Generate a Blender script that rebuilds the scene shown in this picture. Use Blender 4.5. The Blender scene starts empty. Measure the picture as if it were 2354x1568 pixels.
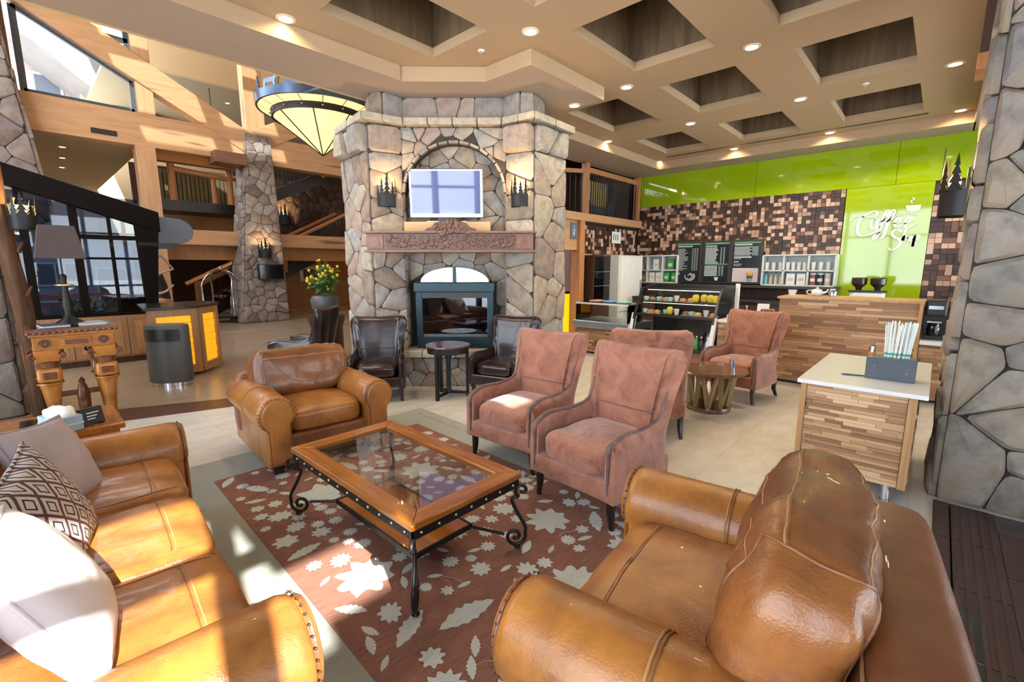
import bpy, bmesh, math, random
from mathutils import Vector, Matrix, noise
R = math.radians
random.seed(7)
scene = bpy.context.scene
C = scene.collection
PI = math.pi

# ---------------------------------------------------------------- camera
cam_d = bpy.data.cameras.new('camera'); cam = bpy.data.objects.new('camera', cam_d); C.objects.link(cam)
cam_d.sensor_width = 36.0; cam_d.lens = 1050.0/2354.0*36.0; cam_d.clip_start = 0.02; cam_d.clip_end = 300
cam.location = (0, 0, 1.6); cam.rotation_euler = (R(90-9.197), 0, R(-47.1))
scene.camera = cam
# ---------------------------------------------------------------- world, sun, exposure
w = bpy.data.worlds.new('sky'); scene.world = w; w.use_nodes = True
wn = w.node_tree; bg = wn.nodes['Background']
bg.inputs[0].default_value = (0.86, 0.92, 1.0, 1); bg.inputs[1].default_value = 5.0
sun_d = bpy.data.lights.new('sun', 'SUN'); sun = bpy.data.objects.new('sun', sun_d); C.objects.link(sun)
sun_d.energy = 19.0; sun_d.angle = R(0.6); sun_d.color = (1.0, 0.93, 0.82)
sun.rotation_euler = Vector((0.16, 0.80, -0.56)).to_track_quat('-Z', 'Y').to_euler()
scene.view_settings.view_transform = 'Standard'; scene.view_settings.look = 'None'
scene.view_settings.gamma = 1.0; scene.view_settings.use_curve_mapping = False
scene.view_settings.exposure = 0.6
try:
    scene.cycles.max_bounces = 10; scene.cycles.diffuse_bounces = 6; scene.cycles.transparent_max_bounces = 24
    scene.cycles.sample_clamp_indirect = 4.0; scene.cycles.sample_clamp_direct = 12.0; scene.cycles.use_denoising = True
    scene.cycles.caustics_reflective = False; scene.cycles.caustics_refractive = False
except Exception: pass

# ---------------------------------------------------------------- helpers
def tag(o, label=None, cat=None, group=None, kind=None):
    if label: o['label'] = label
    if cat: o['category'] = cat
    if group: o['group'] = group
    if kind: o['kind'] = kind
    return o
def thing(name, label, cat, loc=(0,0,0), rotz=0, group=None):
    o = bpy.data.objects.new(name, None); C.objects.link(o); o.empty_display_size = 0.1
    o.location = loc; o.rotation_euler = (0, 0, rotz)
    return tag(o, label, cat, group)
def setting(name, loc=(0,0,0), rotz=0):
    o = bpy.data.objects.new(name, None); C.objects.link(o); o.location = loc; o.rotation_euler = (0,0,rotz)
    o['kind'] = 'structure'; return o
def obj(name, me, mat=None, parent=None, loc=None, rot=None):
    o = bpy.data.objects.new(name, me); C.objects.link(o)
    if mat is not None and not me.materials: me.materials.append(mat)
    if parent: o.parent = parent
    if loc is not None: o.location = loc
    if rot is not None: o.rotation_euler = rot
    return o
def copy_tree(o, parent=None):
    c = o.copy(); C.objects.link(c); c.parent = parent
    for ch in list(o.children): copy_tree(ch, c)
    return c
def catmull(pts, n=8, closed=False):
    P = [Vector(p) for p in pts]; out = []
    m = len(P); rng = range(m if closed else m-1)
    for i in rng:
        if closed: p0,p1,p2,p3 = P[(i-1)%m],P[i],P[(i+1)%m],P[(i+2)%m]
        else: p0,p1,p2,p3 = P[max(i-1,0)],P[i],P[i+1],P[min(i+2,m-1)]
        for k in range(n):
            t = k/n
            out.append(0.5*((2*p1)+(-p0+p2)*t+(2*p0-5*p1+4*p2-p3)*t*t+(-p0+3*p1-3*p2+p3)*t**3))
    if not closed: out.append(P[-1])
    return out

class MB:
    def __init__(s): s.v = []; s.f = []
    def add(s, vs, fs):
        k = len(s.v); s.v += [tuple(p) for p in vs]; s.f += [tuple(i+k for i in f) for f in fs]; return s
    def box(s, x0, x1, y0, y1, z0, z1):
        return s.add([(x0,y0,z0),(x1,y0,z0),(x1,y1,z0),(x0,y1,z0),(x0,y0,z1),(x1,y0,z1),(x1,y1,z1),(x0,y1,z1)],
                     [(3,2,1,0),(4,5,6,7),(0,1,5,4),(1,2,6,5),(2,3,7,6),(3,0,4,7)])
    def obox(s, c, size, rz=0, M=None):
        M = M or Matrix.Rotation(rz, 3, 'Z'); c = Vector(c); h = [q/2 for q in size]
        vs = [c + M @ Vector((x*h[0], y*h[1], z*h[2])) for z in (-1,1) for x,y in ((-1,-1),(1,-1),(1,1),(-1,1))]
        return s.add(vs, [(3,2,1,0),(4,5,6,7),(0,1,5,4),(1,2,6,5),(2,3,7,6),(3,0,4,7)])
    def beam(s, p0, p1, wd, ht, up=(0,0,1)):
        p0 = Vector(p0); p1 = Vector(p1); d = (p1-p0).normalized(); a = d.cross(Vector(up)).normalized(); b = a.cross(d)
        vs = [p + a*wd/2*i + b*ht/2*j for p in (p0,p1) for i,j in ((-1,-1),(1,-1),(1,1),(-1,1))]
        return s.add(vs, [(0,1,2,3),(7,6,5,4),(1,0,4,5),(2,1,5,6),(3,2,6,7),(0,3,7,4)])
    def tube(s, pts, r, n=8, closed=False, r2=None):
        P = [Vector(p) for p in pts]; m = len(P); rings = []
        t0 = (P[1]-P[0]).normalized(); a = t0.orthogonal().normalized()
        for i, p in enumerate(P):
            if closed: t = (P[(i+1)%m]-P[i-1]).normalized()
            elif i == 0: t = t0
            elif i == m-1: t = (P[-1]-P[-2]).normalized()
            else: t = (P[i+1]-P[i-1]).normalized()
            a = (a - t*a.dot(t)).normalized(); b = t.cross(a)
            rr = r if r2 is None else r + (r2-r)*i/(m-1)
            if isinstance(r, (list,tuple)): rr = r[i]
            rings.append([p + (a*math.cos(2*PI*k/n) + b*math.sin(2*PI*k/n))*rr for k in range(n)])
        vs = [q for g in rings for q in g]; fs = []
        for i in range(m if closed else m-1):
            j = (i+1) % m
            for k in range(n): fs.append((i*n+k, i*n+(k+1)%n, j*n+(k+1)%n, j*n+k))
        if not closed: fs += [tuple(range(n-1,-1,-1)), tuple((m-1)*n+k for k in range(n))]
        return s.add(vs, fs)
    def cyl(s, p0, p1, r0, r1=None, n=16):
        return s.tube([p0, p1], [r0, r0 if r1 is None else r1], n)
    def lathe(s, prof, n=24, c=(0,0,0), a0=0, a1=2*PI):
        full = abs(a1-a0-2*PI) < 1e-6; m = len(prof); cx,cy,cz = c; vs = []
        cnt = n if full else n+1
        for k in range(cnt):
            an = a0+(a1-a0)*k/n
            for r,z in prof: vs.append((cx+r*math.cos(an), cy+r*math.sin(an), cz+z))
        fs = []
        for k in range(n):
            k2 = (k+1) % cnt
            for i in range(m-1): fs.append((k*m+i, k2*m+i, k2*m+i+1, k*m+i+1))
        if full:
            if prof[0][0] > 1e-3 and prof[-1][0] > 1e-3:
                for k in range(n): fs.append((k*m+m-1, ((k+1)%n)*m+m-1, ((k+1)%n)*m, k*m))
        return s.add(vs, fs)
    def prism(s, poly, z0, z1, M=None):
        n = len(poly); vs = [Vector((p[0],p[1],z0)) for p in poly]+[Vector((p[0],p[1],z1)) for p in poly]
        if M is not None: vs = [M @ q for q in vs]
        return s.add(vs, [tuple(range(n-1,-1,-1)), tuple(range(n,2*n))]+[(i,(i+1)%n,n+(i+1)%n,n+i) for i in range(n)])
    def sphere(s, c, r, n=10, m=6, sz=1.0):
        prof = [(max(r*math.sin(PI*i/m),1e-7 if i in (0,m) else 0), -r*math.cos(PI*i/m)*sz) for i in range(m+1)]
        return s.lathe(prof, n, c)
    def grid(s, P, closed_u=False, closed_v=False):
        m = len(P); n = len(P[0]); vs = [q for row in P for q in row]; fs = []
        for i in range(m if closed_u else m-1):
            for k in range(n if closed_v else n-1):
                fs.append((i*n+k, i*n+(k+1)%n, ((i+1)%m)*n+(k+1)%n, ((i+1)%m)*n+k))
        return s.add(vs, fs)
    def mesh(s, name, smooth=None):
        me = bpy.data.meshes.new(name); me.from_pydata([tuple(p) for p in s.v], [], s.f); me.validate(); 
        bm = bmesh.new(); bm.from_mesh(me); bmesh.ops.remove_doubles(bm, verts=bm.verts, dist=1e-6)
        bmesh.ops.recalc_face_normals(bm, faces=bm.faces); bm.to_mesh(me); bm.free()
        if smooth is not None:
            me.polygons.foreach_set('use_smooth', [True]*len(me.polygons))
            if smooth < 180: me.set_sharp_from_angle(angle=R(smooth))
        me.update(); return me
    def build(s, name, mat, parent=None, smooth=None, loc=None, rot=None, bevel=0, sub=0, segs=2):
        o = obj(name, s.mesh(name, smooth if not sub else 180), mat, parent, loc, rot)
        if bevel:
            b = o.modifiers.new('b','BEVEL'); b.width = bevel; b.segments = segs; b.limit_method = 'ANGLE'; b.angle_limit = R(40)
        if sub:
            m = o.modifiers.new('s','SUBSURF'); m.levels = sub; m.render_levels = sub
        return o

def softP(sx, sy, sz, m=6, bulge=0.0, wr=0.0, seed=0, wscale=6.0):
    def P(x,y,z):
        k = (abs(x)**m+abs(y)**m+abs(z)**m)**(1/m); x,y,z = x/k,y/k,z/k
        bz = 1+bulge*(1-x*x)*(1-y*y)
        p = Vector((x*sx/2, y*sy/2, z*sz/2*bz))
        if wr: 
            q = p*wscale+Vector((seed*7.1,seed*3.3,0)); d = noise.noise(q)+0.5*noise.noise(Vector((q.x*3.2,q.y*1.2,q.z*1.2)))
            p += Vector((x/sx,y/sy,z/sz)).normalized()*wr*d
        return p
    return P
def seam(P, pts, r, name, mat, parent, n=6, lift=1.0):
    MB().tube([P(*q)*lift for q in pts], r, n).build(name, mat, parent, 60)
def softbox(sx, sy, sz, m=6, n=9, bulge=0.0, wr=0.0, seed=0, wscale=6.0):
    """rounded, padded box centred on the origin"""
    b = MB(); f = sorted(set([-1+2*i/n for i in range(n+1)])); P = softP(sx, sy, sz, m, bulge, wr, seed, wscale)
    for ax in range(3):
        for sg in (-1,1):
            g = []
            for u in f:
                row = []
                for v in f:
                    c = [0,0,0]; c[ax] = sg; c[(ax+1)%3] = u; c[(ax+2)%3] = v*sg
                    row.append(P(*c))
                g.append(row)
            b.grid(g)
    return b
def pillow(wd, ht, th, n=16, seed=0, wr=0.006, pinch=0.10):
    """scatter cushion in the local XZ plane, thick along Y"""
    b = MB()
    for sg in (-1,1):
        g = []
        for i in range(n+1):
            row = []
            for k in range(n+1):
                u = -1+2*i/n; v = -1+2*k/n
                e = max(0,(1-u*u))**0.45*max(0,(1-v*v))**0.45
                px = u*(1-pinch*(1-u*u*0+0)*(1-v*v)*abs(u)); pz = v*(1-pinch*(1-u*u)*abs(v))
                y = sg*th/2*e
                q = Vector((u*3+seed, v*3, sg)); y += sg*wr*noise.noise(q*1.4)*min(1,e*3)
                row.append((px*wd/2, y, pz*ht/2))
            g.append(row)
        b.grid(g)
    return b

# ---------------------------------------------------------------- materials
class NT:
    def __init__(s, name):
        s.m = bpy.data.materials.new(name); s.m.use_nodes = True; s.t = s.m.node_tree
        s.b = s.t.nodes['Principled BSDF']; s.out = s.t.nodes['Material Output']; s._c = {}
    def n(s, ty, **kw):
        q = s.t.nodes.new(ty)
        for k,v in kw.items(): setattr(q, k, v)
        return q
    def l(s, a, b): s.t.links.new(a, b)
    def coord(s, kind='Object', scale=(1,1,1), rot=(0,0,0)):
        tc = s.n('ShaderNodeTexCoord'); mp = s.n('ShaderNodeMapping'); mp.inputs['Scale'].default_value = scale; mp.inputs['Rotation'].default_value = rot
        s.l(tc.outputs[kind], mp.inputs['Vector']); return mp.outputs['Vector']
    def noise(s, vec, scale=5, detail=4, rough=0.55, dist=0):
        q = s.n('ShaderNodeTexNoise'); q.inputs['Scale'].default_value = scale; q.inputs['Detail'].default_value = detail
        q.inputs['Roughness'].default_value = rough; q.inputs['Distortion'].default_value = dist
        if vec is not None: s.l(vec, q.inputs['Vector'])
        return q.outputs['Fac']
    def ramp(s, fac, stops, interp='LINEAR'):
        q = s.n('ShaderNodeValToRGB'); cr = q.color_ramp; cr.interpolation = interp
        while len(cr.elements) < len(stops): cr.elements.new(0.5)
        for e,(p,c) in zip(cr.elements, stops): e.position = p; e.color = (*c[:3], 1)
        s.l(fac, q.inputs[0]); return q.outputs[0]
    def mix(s, a, b, fac, mode='MIX'):
        q = s.n('ShaderNodeMix', data_type='RGBA', blend_type=mode)
        for k,val in ((6,a),(7,b)):
            if isinstance(val, (tuple,list)): q.inputs[k].default_value = (*val[:3],1)
            else: s.l(val, q.inputs[k])
        if isinstance(fac, (int,float)): q.inputs[0].default_value = fac
        else: s.l(fac, q.inputs[0])
        return q.outputs[2]
    def math(s, op, a, b=None):
        q = s.n('ShaderNodeMath', operation=op)
        for k,val in ((0,a),(1,b)):
            if val is None: continue
            if isinstance(val,(int,float)): q.inputs[k].default_value = val
            else: s.l(val, q.inputs[k])
        return q.outputs[0]
    def rnd(s): return s.n('ShaderNodeObjectInfo').outputs['Random']
    def col(s, c):
        if isinstance(c,(tuple,list)): s.b.inputs['Base Color'].default_value = (*c[:3],1)
        else: s.l(c, s.b.inputs['Base Color'])
    def bump(s, h, strength=0.3, dist=0.01):
        q = s.n('ShaderNodeBump'); q.inputs['Strength'].default_value = strength; q.inputs['Distance'].default_value = dist
        s.l(h, q.inputs['Height']); s.l(q.outputs[0], s.b.inputs['Normal'])
    def set(s, rough=0.5, metal=0.0, coat=0.0, spec=None, emit=None, es=0, sheen=0, trans=0, ior=None):
        i = s.b.inputs; i['Roughness'].default_value = rough; i['Metallic'].default_value = metal; i['Coat Weight'].default_value = coat
        if spec is not None: i['Specular IOR Level'].default_value = spec
        if emit: i['Emission Color'].default_value = (*emit,1); i['Emission Strength'].default_value = es
        if sheen: i['Sheen Weight'].default_value = sheen
        if trans: i['Transmission Weight'].default_value = trans
        if ior: i['IOR'].default_value = ior
        return s.m
def plain(name, c, rough=0.5, metal=0.0, var=0.12, scale=8, bump=0, **kw):
    t = NT(name); v = t.coord()
    f = t.noise(v, scale, 4); lo = [max(0,q*(1-var)) for q in c]; hi = [min(1,q*(1+var)) for q in c]
    t.col(t.ramp(f, [(0.3,lo),(0.7,hi)]))
    if bump: t.bump(t.noise(v, scale*6, 3), bump, 0.004)
    return t.set(rough, metal, **kw)
def wood(name, c0, c1, axis='x', rough=0.4, scale=1.0, coat=0.0, rnd=None, knots=False):
    t = NT(name); sc = {'x':(1.2,14,14),'y':(14,1.2,14),'z':(14,14,1.2)}[axis]
    v = t.coord(scale=tuple(q*scale for q in sc)); f = t.noise(v, 2.2, 5, 0.6, 0.6)
    col = t.ramp(f, [(0.25,c0),(0.5,[(a+b)/2 for a,b in zip(c0,c1)]),(0.75,c1)])
    if rnd: col = t.mix(t.ramp(t.rnd(), rnd, 'CONSTANT'), col, 0.3)
    if knots:
        k = t.noise(t.coord(scale=tuple(q*scale*0.35 for q in sc)), 3.0, 1)
        col = t.mix(col, [q*0.45 for q in c0], t.ramp(k, [(0.70,(0,0,0)),(0.76,(1,1,1))]))
    t.col(col); t.bump(f, 0.08, 0.003)
    return t.set(rough, coat=coat)
def island(name, stops, rough=0.6, interp='CONSTANT', obj_random=False):
    t = NT(name)
    r = t.rnd() if obj_random else t.n('ShaderNodeNewGeometry').outputs['Random Per Island']
    v = t.coord(scale=(20,20,20)); f = t.noise(v, 3, 3)
    c = t.ramp(r, stops, interp); t.col(t.mix(c, t.ramp(f,[(0.3,(0.55,0.5,0.45)),(0.7,(1,1,1))]), 0.5, 'MULTIPLY'))
    return t.set(rough)
M = {}
def leather(name, c0, c1, rough=0.36, crease=0.25):
    t = NT(name); v = t.coord()
    f = t.noise(v, 3.2, 6, 0.62, 0.4); g = t.noise(v, 26, 4)
    c = t.ramp(f, [(0.28,c0),(0.52,[(a+b)/2 for a,b in zip(c0,c1)]),(0.74,c1)])
    t.col(t.mix(c, [q*0.55 for q in c0], t.ramp(g,[(0.58,(0,0,0)),(0.8,(0.35,0.35,0.35))])))
    vo = t.n('ShaderNodeTexVoronoi'); vo.inputs['Scale'].default_value = 160; t.l(v, vo.inputs['Vector'])
    cr = t.noise(t.coord(scale=(3.2,0.8,0.8)) if crease > 0.4 else v, 9 if crease > 0.4 else 14, 5, 0.6, 0.9)
    h = t.math('ADD', t.math('MULTIPLY', vo.outputs['Distance'], 0.10), t.math('MULTIPLY', cr, crease))
    t.bump(h, 0.5, 0.012)
    rr = t.ramp(f, [(0.3,(rough+0.08,)*3),(0.7,(rough-0.06,)*3)]); t.l(rr, t.b.inputs['Roughness'])
    m = t.set(rough, coat=0.15); return m
M['tan'] = leather('tan_leather', (0.18,0.06,0.015), (0.53,0.215,0.042), 0.33)
M['tan_side'] = leather('tan_leather_side', (0.13,0.045,0.018), (0.27,0.095,0.028), 0.42)  # darker tan for base, back and piping; side shading put into the colour
M['tan_cush'] = leather('tan_cushion_leather', (0.085,0.03,0.012), (0.31,0.112,0.028), 0.30, 0.55)
M['dark'] = plain('dark_leather', (0.022,0.011,0.011), 0.26, var=0.4, scale=3.5, coat=0.25)
def suede():
    t = NT('rust_suede'); v = t.coord(); f = t.noise(v, 4.5, 6, 0.65, 1.2); g = t.noise(v, 90, 2)
    t.col(t.ramp(f, [(0.27,(0.12,0.046,0.032)),(0.45,(0.29,0.118,0.076)),(0.75,(0.43,0.195,0.13))]))
    t.bump(g, 0.25, 0.003); return t.set(0.85, sheen=0.35, spec=0.2)
M['suede'] = suede()
M['suede_edge'] = plain('suede_edge', (0.135,0.08,0.068), 0.6, var=0.35, scale=14)
M['thread'] = plain('pale_stitching', (0.42,0.22,0.09), 0.6)
M['brass_nail'] = plain('antique_nailhead', (0.10,0.07,0.05), 0.35, 0.8)
M['leg'] = plain('black_lacquered_wood', (0.012,0.009,0.008), 0.28)
M['iron'] = plain('wrought_iron', (0.022,0.02,0.02), 0.42, 0.6, var=0.3, scale=20)
M['steel'] = plain('steel_rivet', (0.55,0.52,0.48), 0.3, 0.9)
M['chrome'] = plain('chrome', (0.7,0.72,0.75), 0.12, 1.0, var=0.02)
M['glasswood'] = wood('golden_table_wood', (0.19,0.052,0.008), (0.46,0.155,0.016), 'y', 0.22, 1.0, 0.35)
M['glasswood_x'] = wood('golden_table_wood_cross', (0.19,0.052,0.008), (0.46,0.155,0.016), 'x', 0.22, 1.0, 0.35)
M['pine'] = wood('pine_beam', (0.42,0.225,0.105), (0.60,0.36,0.185), 'x', 0.5, 0.35, knots=True)
M['pine_z'] = wood('pine_post', (0.42,0.225,0.105), (0.60,0.36,0.185), 'z', 0.5, 0.35, knots=True)
M['log'] = wood('log_rail', (0.36,0.15,0.055), (0.55,0.26,0.11), 'z', 0.45, 0.6)
M['wall_wood'] = wood('amber_wood_panel', (0.30,0.13,0.035), (0.42,0.20,0.06), 'z', 0.5, 0.5)
M['wall_wood_dark'] = wood('dark_wood_panel', (0.035,0.014,0.009), (0.085,0.032,0.018), 'z', 0.5, 0.5)
M['desk'] = wood('honey_desk_wood', (0.36,0.185,0.075), (0.55,0.32,0.15), 'z', 0.4, 0.7, knots=True)
M['cabinet'] = wood('cabinet_wood', (0.30,0.155,0.075), (0.42,0.24,0.125), 'z', 0.45, 0.6)
M['carved'] = plain('carved_orange_wood', (0.42,0.155,0.022), 0.25, var=0.35, scale=6, coat=0.3)
M['carved_dark'] = plain('carved_dark_wood', (0.16,0.055,0.02), 0.3, var=0.4, scale=16, coat=0.2)
M['mantel'] = wood('mantel_wood', (0.13,0.055,0.032), (0.25,0.125,0.075), 'x', 0.4, 0.8)
M['relief'] = plain('carved_mantel_relief', (0.085,0.036,0.025), 0.35, var=0.6, scale=22)
M['blockwood'] = wood('blond_wood', (0.52,0.32,0.15), (0.68,0.46,0.25), 'x', 0.5, 0.8)
SL = [(0.0,(0.13,0.055,0.022)),(0.14,(0.24,0.115,0.05)),(0.32,(0.36,0.195,0.095)),(0.5,(0.46,0.275,0.145)),(0.68,(0.30,0.15,0.07)),(0.82,(0.60,0.41,0.24)),(0.93,(0.17,0.075,0.035))]
M['slat'] = wood('reclaimed_strip_wood', (0.28,0.14,0.06), (0.48,0.28,0.14), 'y', 0.5, 1.2, rnd=SL)
SLK = [(p,[min(1,q*1.25) for q in c]) for p,c in SL]
M['slat_k'] = wood('pale_strip_wood', (0.36,0.2,0.09), (0.62,0.42,0.24), 'y', 0.5, 1.2, rnd=SLK)
M['slat_far'] = wood('strip_wood_backing', (0.10,0.045,0.02), (0.2,0.1,0.045), 'y', 0.6, 3)
TL = [(0.0,(0.038,0.017,0.011)),(0.34,(0.075,0.032,0.020)),(0.56,(0.20,0.10,0.068)),(0.68,(0.46,0.29,0.215)),(0.84,(0.68,0.48,0.37))]
M['mosaic'] = island('mosaic_wood_tile', TL, 0.4, obj_random=True)
M['mosaic_stuff'] = island('mosaic_wood_tile_field', TL, 0.4)
M['grout'] = plain('dark_grout', (0.02,0.011,0.008), 0.8)
ST = [(0.0,(0.37,0.305,0.225)),(0.16,(0.30,0.23,0.19)),(0.30,(0.43,0.37,0.285)),(0.45,(0.285,0.265,0.245)),(0.58,(0.345,0.25,0.21)),(0.70,(0.46,0.41,0.33)),(0.84,(0.23,0.165,0.125)),(0.93,(0.33,0.32,0.31))]
def stone(name, stops, dark=0.42, sc=9):
    t = NT(name); v = t.coord(); c = t.ramp(t.rnd(), stops); f = t.noise(v, sc, 6, 0.65); g = t.noise(v, sc*0.35, 3)
    c = t.mix(c, t.ramp(f,[(0.28,(dark,dark*0.97,dark*0.94)),(0.55,(1,1,1)),(0.8,(1.0,0.98,0.95))]), 0.85, 'MULTIPLY')
    c = t.mix(c, (0.34,0.235,0.15), t.ramp(g,[(0.52,(0,0,0)),(0.72,(0.6,0.6,0.6))]))
    t.col(c); t.bump(f, 0.9, 0.03); return t.set(0.75)
M['stone'] = stone('warm_fieldstone', ST)
M['stone_grey'] = stone('grey_fieldstone', [(0.0,(0.255,0.235,0.215)),(0.2,(0.32,0.295,0.255)),(0.4,(0.29,0.235,0.21)),(0.6,(0.36,0.33,0.285)),(0.8,(0.33,0.275,0.21)),(0.92,(0.24,0.22,0.215))], 0.42, 6)
M['stone_lilac'] = stone('mauve_fieldstone', [(0.0,(0.20,0.165,0.15)),(0.3,(0.30,0.27,0.25)),(0.55,(0.17,0.12,0.115)),(0.8,(0.34,0.31,0.29))], 0.45, 6)
M['mortar'] = plain('dark_mortar', (0.05,0.041,0.034), 0.9, var=0.3, scale=30)
M['ledge'] = plain('cut_limestone', (0.42,0.36,0.27), 0.7, var=0.2, scale=14, bump=0.2)
M['bark'] = wood('rough_log_bark', (0.045,0.018,0.008), (0.16,0.07,0.03), 'z', 0.8, 0.8)
M['paint'] = plain('tan_ceiling_paint', (0.43,0.297,0.175), 0.7, var=0.02, scale=2)
M['soffit_tone'] = plain('taupe_soffit_tone', (0.38,0.285,0.215), 0.75, var=0.02, scale=2)
M['paint_cream'] = plain('cream_wall_paint', (0.62,0.47,0.27), 0.8, var=0.03, scale=1)
M['paint_olive'] = plain('olive_cream_paint', (0.42,0.35,0.22), 0.8, var=0.03, scale=1)
M['coffer'] = wood('dark_coffer_panel', (0.10,0.063,0.034), (0.23,0.15,0.08), 'z', 0.6, 0.35)
M['lamp'] = plain('lit_downlight_lens', (1,0.9,0.75), 0.5, emit=(1,0.88,0.66), es=9)
M['trimring'] = plain('downlight_ring', (0.75,0.62,0.45), 0.4)
M['bulb'] = plain('lit_bulb', (1,0.8,0.5), 0.5, emit=(1,0.62,0.25), es=14)
M['white'] = plain('white_laminate', (0.80,0.80,0.80), 0.25, var=0.02)
M['whitepaint'] = plain('white_cabinet_paint', (0.62,0.68,0.68), 0.45, var=0.03)
M['paper'] = plain('white_paper', (0.82,0.82,0.80), 0.8, var=0.03)
M['black'] = plain('black_plastic', (0.012,0.012,0.014), 0.35)
M['charcoal'] = plain('charcoal_metal', (0.09,0.095,0.095), 0.45, var=0.06)
M['slate'] = plain('slate_blue_metal', (0.055,0.075,0.10), 0.35)
M['blackgloss'] = plain('glossy_black_screen', (0.008,0.008,0.009), 0.08)
M['doorblack'] = plain('dark_bronze_frame', (0.007,0.005,0.005), 0.6, spec=0.08)
M['canopy'] = plain('blue_grey_canopy_metal', (0.11,0.135,0.18), 0.4, var=0.05)
M['teal'] = plain('teal_black_steel', (0.014,0.034,0.045), 0.3, 0.5)
M['screen'] = plain('sky_tinted_tv_glass', (0.10,0.13,0.30), 0.04, var=0.0, coat=1.0)  # blue of the reflected sky is put into the base colour
M['silver'] = plain('silver_bezel', (0.45,0.50,0.56), 0.2, 0.8)
def glass(name, tint=(1,1,1), refl=1.0):
    t = NT(name); tr = t.n('ShaderNodeBsdfTransparent'); tr.inputs[0].default_value = (*tint,1)
    gl = t.n('ShaderNodeBsdfGlossy'); gl.inputs['Roughness'].default_value = 0.02; fr = t.n('ShaderNodeFresnel'); fr.inputs[0].default_value = 1.5
    mx = t.n('ShaderNodeMixShader'); f = t.math('MULTIPLY', fr.outputs[0], refl); t.l(f, mx.inputs[0]); t.l(tr.outputs[0], mx.inputs[1]); t.l(gl.outputs[0], mx.inputs[2])
    t.l(mx.outputs[0], t.out.inputs['Surface']); return t.m
M['glass'] = glass('clear_glass', (0.96,0.98,0.97))
M['glass_win'] = glass('window_glass', (0.97,0.99,1.0), 0.8)
M['glass_dark'] = glass('dark_tinted_glass', (0.34,0.40,0.50), 1.6)
M['glass_table'] = glass('table_glass', (0.98,0.99,0.985), 0.35)
def green():
    t = NT('lime_back_painted_glass'); v = t.coord(); f = t.noise(v, 0.6, 2)
    t.col(t.ramp(f,[(0.3,(0.27,0.42,0.002)),(0.7,(0.33,0.47,0.003))])); return t.set(0.06, coat=0.6, spec=0.6)
M['green'] = green()
M['frost'] = plain('frosted_white_vinyl', (0.86,0.89,0.86), 0.7, var=0.02)
M['yellow'] = plain('lit_amber_resin', (0.9,0.42,0.02), 0.4, var=0.25, scale=3, emit=(1.0,0.42,0.01), es=0.55)
M['yellow2'] = plain('lit_yellow_resin', (0.9,0.6,0.02), 0.4, var=0.05, emit=(1.0,0.58,0.01), es=0.8)
M['alabaster'] = plain('lit_alabaster_shade', (0.75,0.55,0.28), 0.5, var=0.2, scale=2.5, emit=(1.0,0.70,0.30), es=0.8)
M['bluesteel'] = plain('blued_steel_band', (0.06,0.09,0.15), 0.28, 0.75, var=0.4, scale=3)
M['shade'] = plain('brown_lamp_shade', (0.085,0.062,0.06), 0.8, var=0.05)
M['tin'] = plain('cutout_tin', (0.022,0.022,0.024), 0.45, 0.5)
M['lav'] = plain('lavender_grey_linen', (0.40,0.34,0.355), 0.9, var=0.10, scale=6, bump=0.2)
M['lav_sunlit'] = plain('sunlit_lavender_linen', (0.68,0.62,0.64), 0.9, var=0.05, scale=6, bump=0.1)  # lavender linen again, lightened: the sun's glare is in the colour
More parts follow.
